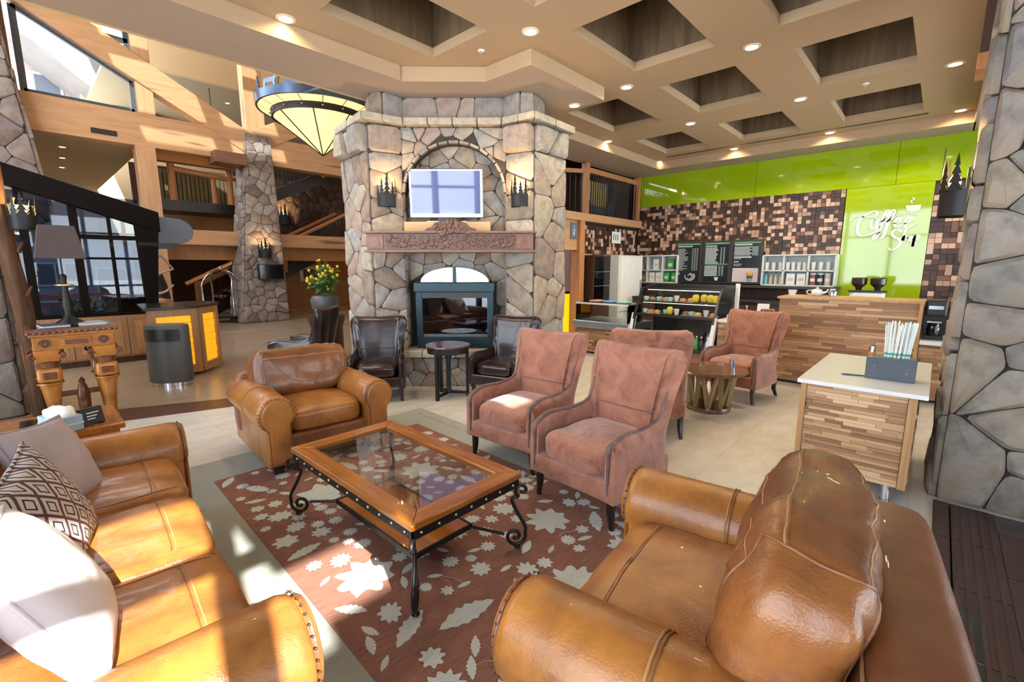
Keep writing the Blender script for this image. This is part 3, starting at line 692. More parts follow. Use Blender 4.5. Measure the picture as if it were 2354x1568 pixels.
# upper gallery: floor edge, railing, box beam, backing
ga = thing('log_gallery_railing', 'log railed gallery with green backing panel left of the stone pillar', 'railing', (0,16,0))
MB().box(2.7,5.2,0,3.0,3.18,3.46).build('black_floor_edge', M['black'], ga)
for x in (3.30,4.74): MB().cyl((x,0.1,3.46),(x,0.1,4.62),0.095,0.085,12).build('post', M['log'], ga, 40)
for x in (2.95,4.42): MB().cyl((x,0.5,3.46),(x,0.5,4.4),0.07,0.06,10).build('post', M['log'], ga, 40)
MB().cyl((3.30,0.1,4.33),(4.74,0.1,4.22),0.085,0.08,12).build('rail', M['log'], ga, 40)
MB().cyl((4.74,0.1,4.2),(5.3,0.5,4.45),0.07,0.06,10).build('rail', M['log'], ga, 40)
M['olive'] = plain('olive_corrugated_panel', (0.12,0.10,0.035), 0.6, var=0.2, scale=3)
for k in range(22): MB().box(2.9+k*0.115,2.99+k*0.115,1.4,1.46,3.4,4.5).build('panel_strip', M['olive'], ga)
MB().box(2.6,5.3,1.5,1.6,2.2,4.6).build('backing', M['wall_wood_dark'], ga)
MB().box(2.45,5.0,-0.2,0.1,4.46,4.80).build('fascia', M['wall_wood'], ga)
MB().box(2.6,5.2,1.3,1.4,2.6,3.2).build('lower_panel', M['wall_wood'], ga)
bb = thing('box_beam', 'short boxed wooden beam end jutting beside the stone pillar top', 'beam', (4.35,14.7,4.38)); MB().box(-0.38,0.40,-0.25,0.4,0.0,0.30).build('boxed_end', M['mantel'], bb, bevel=0.01)
gp = thing('square_timber_post', 'square timber post under the truss, catching a patch of sun', 'post', (2.57,14.95,0)); MB().box(-0.21,0.19,-0.2,0.2,0,4.55).build('shaft', M['pine_z'], gp, bevel=0.012)
# mid stone pillar
mp = setting('wall_pillar_middle')
column_stones(mp, 4.28,5.56,14.45,15.6,5.32, 0.24, 0.05, M['stone_lilac'], 'xy', top=(4.87,5.5,14.72,15.35), seed=11)
tvb = thing('black_wall_screen', 'blank black wall screen mounted on the lobby stone pillar', 'screen', (5.12,14.40,1.46)); MB().box(-0.34,0.34,-0.05,0.10,-0.22,0.22).build('cabinet', M['black'], tvb, bevel=0.01); MB().box(-0.32,0.32,-0.055,-0.05,-0.2,0.2).build('glass', M['blackgloss'], tvb)
# far-left stone pillar supporting the truss
lp = setting('wall_pillar_left')
column_stones(lp, -1.5,0.95,14.0,15.4,8.6, 0.42, 0.07, M['stone_lilac'], 'yX', top=(-1.4,0.10,14.5,15.2), seed=21)
# staircases
def stair(name, label, x0, z0, x1, z1, y0, y1, steps, railh=0.95):
    t = thing(name, label, 'staircase', (0,0,0)); d = Vector((x1-x0,0,z1-z0))
    for y in (y0,y1): MB().beam((x0,y,z0),(x1,y,z1),0.08,0.36).build('stringer', M['black'], t)
    for k in range(steps):
        f = (k+0.5)/steps; x = x0+(x1-x0)*f; z = z0+(z1-z0)*f+0.06; MB().box(x-0.18,x+0.18,y0,y1,z,z+0.05).build('tread', M['mantel'], t)
    MB().cyl((x0,y0,z0+railh),(x1,y0,z1+railh),0.07,0.065,10).build('handrail', M['log'], t, 40)
    MB().cyl((x0,y1,z0+railh),(x1,y1,z1+railh),0.07,0.065,10).build('handrail', M['log'], t, 40)
    for f in (0.0,0.5,1.0):
        x = x0+(x1-x0)*f; z = z0+(z1-z0)*f; MB().cyl((x,y0,z),(x,y0,z+railh+0.12),0.08,0.075,10).build('newel', M['log'], t, 40)
    n = int((x1-x0)/0.13)
    for k in range(1,n):
        f = k/n; x = x0+(x1-x0)*f; z = z0+(z1-z0)*f; MB().box(x-0.011,x+0.011,y0-0.011,y0+0.011,z+0.1,z+railh).build('baluster', M['iron'], t)
    return t
stair('lower_stair', 'log handrailed lower stair flight with black stringer behind the luggage cart', 3.75,0.1, 9.0,2.75, 16.6,18.0, 15)
stair('upper_stair', 'black stringer upper stair flight rising behind the stone pillar', 5.9,3.80, 10.0,5.75, 16.7,18.1, 12)
wa = tag(MB().box(6.0,13,18.4,18.6,0,2.2).build('wall_amber', M['wall_wood']), kind='structure')
wsd = tag(MB().box(5.6,13,18.6,18.8,2.2,6.2).build('wall_stone_stair', M['mortar']), kind='structure')
jb = MB(); stones(None,(5.7,18.6,2.3),(1,0,0),(0,0,1),(0,-1,0),[(0,0),(5.6,0),(5.6,2.6),(0,2.6)],0.3,0.05,None,join=jb,rnd=random.Random(5))
tag(jb.build('stone', island('dark_stair_stone',[(0,(0.05,0.033,0.028)),(0.4,(0.09,0.062,0.05)),(0.7,(0.065,0.045,0.04))],0.8), wsd, 38), kind='stuff')
pic = thing('framed_picture', 'white framed picture on the amber wood wall beside the flowers', 'picture', (8.1,18.32,1.34))
MB().box(-0.52,0.52,-0.03,0.05,-0.28,0.28).build('frame', M['white'], pic, bevel=0.008); MB().box(-0.42,0.42,-0.035,-0.03,-0.18,0.18).build('print', plain('dark_photo_print',(0.09,0.07,0.05),0.3,var=0.8,scale=4), pic)
# ---------------------------------------------------------------- black entrance vestibule with sloping fascia, at y = 10.1
ve = thing('entrance_vestibule', 'dark bronze glazed entrance vestibule with sloping fascia at left', 'vestibule', (0,10.1,0))
MB().prism([(-0.2,3.16),(1.80,2.53),(1.80,2.20),(-0.2,2.86)], -0.12, 0.12, Matrix.Rotation(R(90),4,'X')).build('sloping_fascia', M['doorblack'], ve, bevel=0.008)
MB().prism([(1.46,2.6),(1.80,2.5),(1.64,0.82),(1.50,0.82)], -0.10, 0.10, Matrix.Rotation(R(90),4,'X')).build('corner_post', M['doorblack'], ve, bevel=0.006)
for x in (0.16,0.72,1.14): MB().box(x-(0.05 if x<1 else 0.02),x+(0.05 if x<1 else 0.02),-0.06,0.06,0.84,2.74).build('mullion', M['doorblack'], ve)
for z,hh in ((2.08,0.035),(1.74,0.018)): MB().box(0.7,1.55,-0.05,0.05,z-hh,z+hh).build('transom', M['doorblack'], ve)
MB().box(-0.2,1.56,-0.01,0.01,0.84,2.72).build('pane', M['glass_dark'], ve)
MB().box(-0.2,1.62,-0.09,0.09,0.80,0.85).build('sill', M['doorblack'], ve)
MB().box(1.16,1.52,0.05,0.09,0.85,1.06).build('kick_panel', M['black'], ve)
cn = thing('rounded_canopy', 'blue grey rounded canopy panel projecting beside the entrance vestibule', 'canopy', (1.84,10.321,0))
pl = [(-0.2,2.50),(0.22,2.46)]+[(0.24+0.26*math.cos(a),2.24+0.22*math.sin(a)) for a in [PI/2-PI*k/10 for k in range(1,10)]]+[(0.2,2.02),(-0.2,2.0)]
MB().prism(pl, -0.10, 0.10, Matrix.Rotation(R(90),4,'X')).build('panel', M['canopy'], cn, 30, bevel=0.01)
MB().prism([(-0.2,2.0),(0.26,2.03),(0.14,1.93),(-0.2,1.92)], -0.2, 0.05, Matrix.Rotation(R(90),4,'X')).build('underside', M['black'], cn)
lcab = thing('low_wall_cabinet', 'low honey wood cabinet under the entrance glazing', 'cabinet', (0,10.0,0))
MB().box(-0.2,1.55,0,0.35,0.10,0.80).build('body', M['cabinet'], lcab); MB().box(-0.2,1.55,0.03,0.35,0,0.10).build('toe_kick', M['wall_wood_dark'], lcab)
for k in range(5):
    d = MB().box(-0.18+k*0.345,-0.18+k*0.345+0.335,-0.02,0,0.13,0.77).build('door', M['cabinet'], lcab, bevel=0.004); MB().box(-0.10+k*0.345,-0.10+k*0.345+0.18,-0.026,-0.02,0.2,0.7).build('door_panel', M['desk'], d)
# things seen outside the entrance glazing
oc = thing('street_facade', 'pale blue and red storefront seen through the entrance glazing', 'building', (-0.35,13.7,0))
MB().box(-1.2,2.25,0,0.2,0.0,2.1).build('wall', plain('blue_grey_stucco',(0.30,0.36,0.48),0.8,var=0.2,scale=2), oc)
for k,(a,b2,z0,z1) in enumerate([(0.5,0.95,1.2,1.7),(1.05,1.45,1.2,1.7),(0.5,1.3,0.3,0.9),(1.55,2.1,0.4,1.6)]):
    wq = MB().box(a,b2,-0.03,0,z0,z1).build('window', M['whitepaint'], oc); MB().box(a+0.04,b2-0.04,-0.04,-0.03,z0+0.04,z1-0.04).build('pane', M['canopy'], wq)
MB().box(0.4,2.2,-0.06,-0.02,0.98,1.03).build('red_rail', plain('red_paint',(0.55,0.10,0.07),0.6), oc); MB().box(0.4,0.45,-0.05,0,0.9,2.0).build('red_post', bpy.data.materials['red_paint'], oc)
bu = thing('green_shrub', 'low green shrub outside the entrance glazing', 'shrub', (0.95,11.6,0.0))
b = MB(); rg = random.Random(2)
for k in range(160):
    c = Vector((rg.uniform(-0.45,0.45),rg.uniform(-0.2,0.2),rg.uniform(0.55,1.0))); a = Vector((rg.uniform(-1,1),rg.uniform(-1,1),rg.uniform(-0.4,1))).normalized()*0.09; q = a.orthogonal().normalized()*0.03
    b.add([c-a,c+q,c+a,c-q],[(0,1,2,3)])
b.build('foliage', plain('shrub_green',(0.06,0.20,0.05),0.6,var=0.5,scale=9), bu); MB().cyl((0,0,0),(0,0,0.7),0.04,0.02,8).build('stem', M['bark'], bu)
# sculpture of pale antlers
sc = thing('antler_sculpture', 'dark carved totem with pale antler branches beside the entrance post', 'sculpture', (2.15,13.0,0))
MB().lathe([(0.0001,0),(0.26,0),(0.24,0.9),(0.2,1.2),(0.14,1.45),(0.0001,1.5)],12).build('dark_body', M['black'], sc, 40)
MB().lathe([(0.0001,0),(0.15,0),(0.15,0.88),(0.0001,0.9)],12,(0.05,-0.2,0)).build('stump', M['log'], sc, 40)
rg = random.Random(8)
for k,pp in enumerate([[(-0.15,-0.15,1.25),(0.05,-0.2,1.45),(0.3,-0.2,1.55)],[(-0.1,-0.2,1.0),(0.1,-0.25,1.05),(0.28,-0.2,1.2)],[(-0.15,-0.2,1.5),(0.0,-0.25,1.75),(0.1,-0.2,1.85),(0.33,-0.1,1.55)],[(-0.2,-0.2,1.38),(-0.1,-0.28,1.5),(0.02,-0.25,1.42)],[(-0.15,-0.22,0.85),(0.05,-0.26,0.88),(0.2,-0.2,0.75)]]):
    MB().tube(catmull(pp,5),0.035,7,r2=0.018).build('antler', plain('pale_bone',(0.42,0.30,0.22),0.6) if k==0 else bpy.data.materials['pale_bone'], sc, 60)
# luggage cart
cart = thing('luggage_cart', 'chrome birdcage luggage cart with arched rails near the stair', 'luggage cart', (4.05,15.3,0), R(-45))
MB().box(-0.5,0.5,-0.3,0.3,0.16,0.22).build('deck', M['black'], cart, bevel=0.02)
for s in (-1,1):
    arch = [(-0.42,s*0.24,0.22),(-0.42,s*0.24,1.1)]+[(-0.42*math.cos(a),s*0.24*(1-0.9*math.sin(a)),1.1+0.42*math.sin(a)) for a in [PI/2*k/8 for k in range(1,9)]]
    arch += [(-p[0],p[1],p[2]) for p in reversed(arch[:-1])]
    MB().tube(arch,0.026,8).build('arched_rail', M['chrome'], cart, 60)
for sx in (-1,1):
    for sy in (-1,1):
        wq = MB().lathe([(0.0001,-0.02),(0.07,-0.02),(0.07,0.02),(0.0001,0.02)],14).build('wheel', M['black'], cart, 40, loc=(sx*0.4,sy*0.22,0.075), rot=(R(90),0,0))
MB().sphere((0,0,1.58),0.05,10,6,1).build('finial', M['chrome'], cart, 60)
# concierge desk
M['desktop'] = plain('dark_stone_top', (0.022,0.018,0.018), 0.2)
dk = thing('concierge_desk', 'angled wooden host desk with glowing amber panels and dark top', 'desk', (0,0,0))
pl = [(1.17,7.98),(1.77,8.08),(2.13,8.5),(2.05,9.1),(1.27,9.0)]
MB().prism([(1.22,8.04),(1.76,8.13),(2.07,8.51),(2.0,9.05),(1.30,8.95)],0.06,1.0).build('body', M['desk'], dk)
MB().prism([(1.12,7.92),(1.79,8.02),(2.19,8.49),(2.1,9.15),(1.22,9.05)],1.0,1.04).build('top', M['desktop'], dk, bevel=0.006)
def deskface(p, q):
    p = Vector((*p,0)); q = Vector((*q,0)); d = (q-p).normalized(); L = (q-p).length; nrm = Vector((d.y,-d.x,0)); M3 = Matrix((d,nrm,Vector((0,0,1)))).transposed()
    def bx(name, a0,a1,z0,z1,t0,t1,mt):
        b = MB(); b.obox(p+d*(a0+a1)/2+nrm*(t0+t1)/2+Vector((0,0,(z0+z1)/2)), (a1-a0,t1-t0,z1-z0), M=M3); b.build(name, mt, dk, bevel=0.003)
    bx('stile',0,0.085,0.04,1.0,0,0.045,M['desk']); bx('stile',L-0.085,L,0.04,1.0,0,0.045,M['desk']); bx('rail',0.085,L-0.085,0.90,1.0,0,0.04,M['desk']); bx('rail',0.085,L-0.085,0.04,0.16,0,0.04,M['desk'])
    n = 7
    for k in range(n):
        z0 = 0.16+k*0.74/n; bx('resin_strip',0.085,L-0.085,z0+0.004,z0+0.74/n-0.004,-0.005,0.012+0.006*(k%2),M['yellow'])
deskface((1.17,7.99),(1.77,8.09)); deskface((1.77,8.09),(2.12,8.51)); 
tc = thing('waste_bin', 'dark grey oval waste bin with slot opening on chrome base', 'bin', (1.31,7.62,0), R(-40))
b = MB(); b.lathe([(0.0001,0.05),(0.255,0.05),(0.27,0.06),(0.27,0.80),(0.26,0.83),(0.24,0.835),(0.0001,0.835)],28)
b.v = [(x,y*0.66,z) for x,y,z in b.v]; b.build('body', M['charcoal'], tc, 40)
b = MB(); b.lathe([(0.0001,0.0),(0.25,0.0),(0.25,0.05),(0.0001,0.05)],28); b.v = [(x,y*0.66,z) for x,y,z in b.v]; b.build('base_ring', M['chrome'], tc, 40)
g = []
for z in (0.62,0.64,0.76,0.78):
    hw = 0.72 if z in (0.64,0.76) else 0.66
    g.append([(0.274*math.sin(-0.0+a)*1.0, -0.274*0.66*math.cos(a)-0.002, z) for a in [hw*1.3*(-1+2*k/12) for k in range(13)]])
MB().grid(g).build('slot_opening', M['black'], tc, 60)
# ---------------------------------------------------------------- big pendant bowl in the lobby
pe = thing('alabaster_pendant', 'large glowing inverted cone pendant with blued steel band in the lobby', 'pendant light', (3.72,7.75,0))
NS = 8
for k in range(NS):
    a0 = 2*PI*k/NS+0.2; a1 = 2*PI*(k+1)/NS+0.2
    MB().lathe([(0.012,3.44),(0.24,3.62),(0.48,3.80),(0.70,3.965)],6,(0,0,0),a0,a1).build('cone_panel', M['alabaster'], pe, 60)
    MB().cyl((0.015*math.cos(a0),0.015*math.sin(a0),3.435),(0.705*math.cos(a0),0.705*math.sin(a0),3.962),0.009,n=6).build('cone_rib', M['iron'], pe)
MB().lathe([(0.70,3.955),(0.73,3.95),(0.74,4.05),(0.71,4.055)],40).build('studded_ring', M['iron'], pe, 40)
for k in range(16):
    a = 2*PI*k/16
    MB().sphere((0.745*math.cos(a),0.745*math.sin(a),4.0),0.014,6,4,1).build('stud', M['steel'], pe)
for k in range(16):
    a0 = 2*PI*k/16; a1 = 2*PI*(k+1)/16
    MB().lathe([(0.74,4.045),(0.925,4.10)],4,(0,0,0),a0+0.01,a1-0.01).build('rim_panel', M['alabaster'], pe, 60)
MB().lathe([(0.91,4.085),(0.94,4.085),(0.955,4.20),(0.925,4.20)],48).build('steel_band', M['bluesteel'], pe, 40)
rg = random.Random(3)
for k in range(18):
    a = 2*PI*k/18; T = Matrix.Translation((0.94*math.cos(a),0.94*math.sin(a),4.20)) @ Matrix.Rotation(a+PI/2,4,'Z') @ Matrix.Rotation(R(90),4,'X')
    if k % 3 == 0: sh_ = [(-0.08,0),(0.08,0),(0.03,0.06),(0.06,0.06),(0.02,0.12),(0.04,0.12),(0,0.2),(-0.04,0.12),(-0.02,0.12),(-0.06,0.06),(-0.03,0.06)]
    elif k % 3 == 1: sh_ = [(-0.13,0),(-0.09,0),(-0.08,0.05),(0.06,0.05),(0.07,0),(0.11,0),(0.11,0.07),(0.16,0.14),(0.12,0.17),(0.08,0.11),(-0.1,0.11),(-0.13,0.08)]
    else: sh_ = [(-0.14,0),(0.14,0),(0.10,0.05),(0.03,0.04),(-0.02,0.09),(-0.07,0.03)]
    MB().prism(sh_,-0.008,0.008,T).build('wildlife_cutout', M['bluesteel'], pe)
for k in range(3):
    a = 2*PI*k/3+2.0; MB().cyl((0.92*math.cos(a),0.92*math.sin(a),4.15),(0.1*math.cos(a),0.1*math.sin(a),8.4),0.012,n=6).build('hanging_rod', M['iron'], pe)
pd_ = bpy.data.lights.new('pendant_glow','POINT'); pd_.energy = 120; pd_.color = (1,0.75,0.42); pd_.shadow_soft_size = 0.3; q = bpy.data.objects.new('pendant_glow',pd_); C.objects.link(q); q.parent = pe; q.location = (0,0,4.3)
MB().box(-3.2,13.1,5.78,5.9,4.95,9.95).build('wall_sun_block', M['paint_cream'])['kind'] = 'structure'  # unseen wall added to keep direct sun off the stone pillar
# lobby roof, unseen: skylight ribs, deck opening shaped to aim sun at the truss
sk = setting('ceiling_skylight')
for k in range(9): MB().box(-3.2+k*2,-2.9+k*2,5.8,15.2,9.4,9.8).build('rafter', M['pine'], sk)
for k in range(5): MB().box(-3.2,13.1,6.6+k*2.1,6.9+k*2.1,9.3,9.45).build('purlin', M['pine'], sk)
for a in ((-3.2,13.1,5.8,7.3),(-3.2,13.1,10.9,15.2),(4.5,13.1,7.3,10.9),(-3.2,1.1,7.3,10.9),(2.56,13.1,15.2,26)): MB().box(*a,9.85,9.95).build('roof_deck', M['paint_cream'], sk)
MB().box(-3.2,13.1,5.8,15.2,9.82,9.84).build('pane', M['glass_win'], sk)
# ================================================================ FIREPLACE
FR = R(-47.1)
fp = thing('stone_fireplace', 'massive warm fieldstone fireplace with arched niche and carved mantel', 'fireplace', (3.994,4.736,0), FR)
PP = [(-1.58,0.46),(-1.05,-0.13),(-0.68,0.06),(0.68,0.06),(1.03,-0.13),(1.47,0.36)]
e = 0.0
core = MB()
core.prism([PP[0],PP[1],PP[2],(-0.68,1.3),(-1.58,1.3)],0,3.37); core.prism([PP[3],PP[4],PP[5],(1.47,1.3),(0.68,1.3)],0,3.37)
core.box(-0.68,0.68,0.27,1.3,0,3.37)
AZ, AA, AB = 2.55, 0.655, 0.63
arc = [(AA*math.cos(a),AZ+AB*math.sin(a)) for a in [PI*k/18 for k in range(19)]]
core.prism([(0.68,3.37),(0.68,AZ)]+arc+[(-0.68,AZ),(-0.68,3.37)], -0.27, -0.06, Matrix.Rotation(R(90),4,'X'))
core.build('mortar_core', M['mortar'], fp)
def facet(P, Q, z0, z1, size, depth, seed, hole=None, mat='stone', off=0.0):
    a = Vector((P[0],P[1],z0)); b = Vector((Q[0],Q[1],z0)); U = (b-a).normalized(); N = Vector((U.y,-U.x,0)); L = (b-a).length
    return stones(fp, a+N*off, U, (0,0,1), N, [(0,0),(L,0),(L,z1-z0),(0,z1-z0)], size, depth, M[mat], hole=hole, rnd=random.Random(seed), gap=0.004)
facet(PP[0],PP[1],0.0,3.03,0.30,0.05,1); facet(PP[1],PP[2],0.0,3.03,0.27,0.05,2)
facet(PP[3],PP[4],0.0,3.03,0.27,0.05,3); facet(PP[4],PP[5],0.0,3.03,0.30,0.05,4)
def archhole(p):
    x, z = p[0]-0.68, p[1]+2.5-AZ; A_, B_ = AA+0.02, AB+0.02
    if z < 0: return None
    d = math.hypot(x/A_, z/B_)
    if d < 1: return None
    a, b = -x/d/A_/A_, -z/d/B_/B_; return (a, b, -1+a*0.68+b*(AZ-2.5))
facet(PP[2],PP[3],2.5,3.36,0.19,0.045,5,archhole)
def inserthole(p):
    x, z = p[0]-0.68, p[1]+0.5
    c = [(-0.57-x,(1,0,-0.57+0.68)),(x-0.53,(-1,0,-0.53-0.68)),(z-1.40,(0,-1,-1.40+0.5))]; q = max(c)
    return q[1] if q[0] > 0 else None
facet((-0.68,0.27),(0.68,0.27),0.5,3.2,0.225,0.035,6,inserthole)
facet((-0.68,0.06),(-0.68,0.27),0.5,2.6,0.26,0.03,7); facet((0.68,0.27),(0.68,0.06),0.5,2.6,0.26,0.03,8)
# corbelled pier caps
for k,(P,Q) in enumerate(((PP[0],PP[1]),(PP[1],PP[2]),(PP[3],PP[4]),(PP[4],PP[5]))):
    facet(P,Q,3.03,3.36,0.30,0.14,20+k,off=0.0)
# arch voussoirs: thin flat stones standing on the arch
for k in range(15):
    a0 = PI*k/15+0.012; a1 = PI*(k+1)/15-0.012
    poly = [((AA+r)*math.cos(a),AZ+(AB+r)*math.sin(a)) for r,aa in ((-0.012,(a0,a1)),(0.022,(a1,a0))) for a in aa]
    MB().prism(poly, -0.08, -0.015, Matrix.Rotation(R(90),4,'X')).build('voussoir', M['stone'], fp, bevel=0.006)
# ledge of cut stone
LL = [(-1.66,0.40),(-1.05,-0.35),(-0.62,-0.075),(0.62,-0.075),(1.02,-0.35),(1.60,0.34)]
def seg(P, Q, i0, i1, z0, z1):
    MB().prism([P,Q,i1,i0],z0,z1).build('ledge_stone', M['ledge'], fp, bevel=0.012)
IN = [(-1.4,0.75),(-1.0,0.1),(-0.6,0.3),(0.6,0.3),(1.0,0.1),(1.4,0.75)]
lerp = lambda a,b,t:(a[0]+(b[0]-a[0])*t,a[1]+(b[1]-a[1])*t)
for i,n in ((0,2),(1,2),(2,4),(3,2),(4,2)):
    for k in range(n):
        t0,t1 = k/n+0.004,(k+1)/n-0.004
        seg(lerp(LL[i],LL[i+1],t0),lerp(LL[i],LL[i+1],t1),lerp(IN[i],IN[i+1],t0),lerp(IN[i],IN[i+1],t1),3.365,3.45)
# chimney breast
CH = [(-1.16,0.25),(-1.02,-0.06),(-0.85,-0.12),(-0.65,0.09),(0.65,0.09),(0.85,-0.12),(1.02,-0.06),(1.16,0.25)]
MB().prism(CH+[(1.16,1.2),(-1.16,1.2)],3.4,3.729).build('chimney_core', M['mortar'], fp)
for k in range(7): facet(CH[k],CH[k+1],3.45,3.726,0.27,0.04,40+k)
# hearth
MB().box(-0.80,0.80,-0.11,0.26,0,0.40).build('hearth_core', M['mortar'], fp)
facet((-0.80,-0.11),(0.80,-0.11),0.0,0.39,0.20,0.03,50)
for k in range(4): MB().box(-0.9+k*0.45+0.003,-0.9+(k+1)*0.45-0.003,-0.17,0.26,0.40,0.50).build('hearth_slab', M['ledge'], fp, bevel=0.014)
# timber block and mantel
mtl = MB().box(-1.08,1.02,-0.27,0.02,1.81,2.02).build('mantel', M['mantel'], fp, bevel=0.006)
MB().box(-1.12,1.06,-0.31,0.04,2.02,2.045).build('mantel_top', M['mantel'], mtl, bevel=0.004)
MB().box(-1.11,1.05,-0.30,0.03,1.785,1.812).build('mantel_lip', M['mantel'], mtl, bevel=0.004)
MB().box(-0.84,0.78,-0.283,-0.27,1.825,2.008).build('relief_panel', M['relief'], mtl)
for sx in (-0.96,0.90):
    MB().box(sx-0.09,sx+0.09,-0.282,-0.27,1.83,2.0).build('end_tile', M['mantel'], mtl, bevel=0.003)
    MB().prism([(sx-0.05,1.85),(sx+0.05,1.86),(sx+0.04,1.93),(sx+0.01,1.97),(sx-0.03,1.93)],0.282,0.29,Matrix.Rotation(R(90),4,'X')).build('leaf_emblem', M['carved_dark'], mtl)
M['relief2'] = plain('carved_leaf_wood', (0.16,0.075,0.052), 0.32, var=0.5, scale=22)
# carved relief: scrolling leaves and a crest
rg = random.Random(12)
for k in range(68):
    x = -0.80+k*0.0234+rg.uniform(-0.01,0.01); z = 1.916+0.055*math.sin(k*1.9)+rg.uniform(-0.012,0.012)
    b = MB(); r = rg.uniform(0.03,0.052); b.sphere((0,0,0),r,8,5,0.6); o = b.build('carved_leaf', M['relief2'], mtl, 50, loc=(x,-0.285,z), rot=(R(90),rg.uniform(0,3),0)); o.scale = (1,rg.uniform(0.35,0.6),0.7)
cr = [(0.34,2.03),(0.30,2.08),(0.24,2.09),(0.2,2.14),(0.12,2.17),(0,2.185),(-0.12,2.17),(-0.2,2.14),(-0.24,2.09),(-0.30,2.08),(-0.34,2.03)]
MB().prism([(p[0]-0.02,p[1]) for p in cr],0.24,0.30,Matrix.Rotation(R(90),4,'X')).build('crest', M['relief'], mtl, 40, bevel=0.01)
for k in range(30):
    a = rg.uniform(0.1,PI-0.1); rr = rg.uniform(0.02,0.15); b = MB(); b.sphere((0,0,0),rg.uniform(0.03,0.05),8,5,0.6)
    o = b.build('carved_leaf', M['relief2'], mtl, 50, loc=(-0.02+rr*1.6*math.cos(a),-0.305,1.99+rr*1.15*math.sin(a)), rot=(R(90),a,0)); o.scale = (1,0.55,0.8)
blk = thing('timber_tv_plinth', 'blond rectangular timber block on the mantel under the television', 'block', (3.994,4.736,0), FR)
MB().box(-0.66,0.47,-0.02,0.20,2.046,2.185).build('block', M['blockwood'], blk, bevel=0.006)
# television
tv = thing('flat_television', 'silver framed flat television reflecting the windows, in the arched niche', 'television', (3.994-0.115*math.cos(FR)-0.13*math.sin(FR),4.736-0.115*math.sin(FR)+0.13*math.cos(FR),2.19), FR)
tv.rotation_euler = (R(4.2),0,FR)
MB().box(-0.485,0.485,-0.045,0.03,0.055,0.675).build('bezel', M['silver'], tv, bevel=0.012)
MB().box(-0.45,0.45,-0.051,-0.045,0.11,0.645).build('screen', M['screen'], tv)
MB().box(-0.26,0.26,-0.07,0.05,0.0,0.018).build('foot', M['silver'], tv, bevel=0.005); MB().box(-0.12,0.12,-0.03,0.02,0.018,0.06).build('neck', M['black'], tv)
# gas insert
ins = thing('gas_fireplace_insert', 'teal black gas fireplace insert with arched mirror top and log set', 'fireplace insert', (3.994,4.736,0), FR)
IB = MB().box(-0.545,0.50,0.02,0.06,0.505,0.66).build('louver_panel', M['teal'], ins)
for k in range(4): MB().box(-0.50,0.455,0.005,0.02,0.53+k*0.032,0.55+k*0.032).build('louver', M['teal'], IB)
MB().box(-0.545,-0.46,0.0,0.06,0.66,1.32).build('side_frame', M['teal'], ins, bevel=0.006); MB().box(0.415,0.50,0.0,0.06,0.66,1.32).build('side_frame', M['teal'], ins, bevel=0.006)
MB().box(-0.56,0.515,-0.05,0.07,1.27,1.40).build('hood', M['teal'], ins, bevel=0.01)
MB().box(-0.46,0.415,0.01,0.05,1.19,1.27).build('upper_grille', M['black'], ins)
MB().box(-0.46,0.415,0.02,0.026,0.70,1.19).build('glass', M['glass_dark'], ins)
MB().box(-0.46,0.415,0.20,0.22,0.66,1.27).build('firebox_back', plain('sooty_brick',(0.05,0.045,0.05),0.7,var=0.5,scale=9), ins)
MB().box(-0.46,0.415,0.03,0.21,0.66,0.70).build('firebox_floor', M['charcoal'], ins)
for k,(a,b2,r) in enumerate([((-0.25,0.14,0.76),(0.25,0.12,0.80),0.05),((-0.1,0.10,0.85),(0.1,0.15,0.93),0.045),((0.05,0.12,0.84),(0.3,0.15,0.78),0.04),((-0.3,0.12,0.74),(-0.05,0.16,0.88),0.035)]):
    MB().cyl(a,b2,r,r*0.85,9).build('log', plain('ash_log',(0.26,0.22,0.17),0.8,var=0.5,scale=12) if k==0 else bpy.data.materials['ash_log'], ins, 50)
am = [(0.44,1.40)]+[(-0.02+0.46*math.cos(a),1.40+0.20*math.sin(a)) for a in [PI*k/14 for k in range(1,14)]]+[(-0.48,1.40)]
MB().prism(am,-0.05,-0.03,Matrix.Rotation(R(90),4,'X')).build('arched_mirror', plain('polished_arch_plate',(0.72,0.76,0.80),0.10,0.95,var=0.05), ins, bevel=0.004)
MB().box(-0.045,0.005,0.02,0.03,1.40,1.60).build('centre_strap', M['teal'], ins)
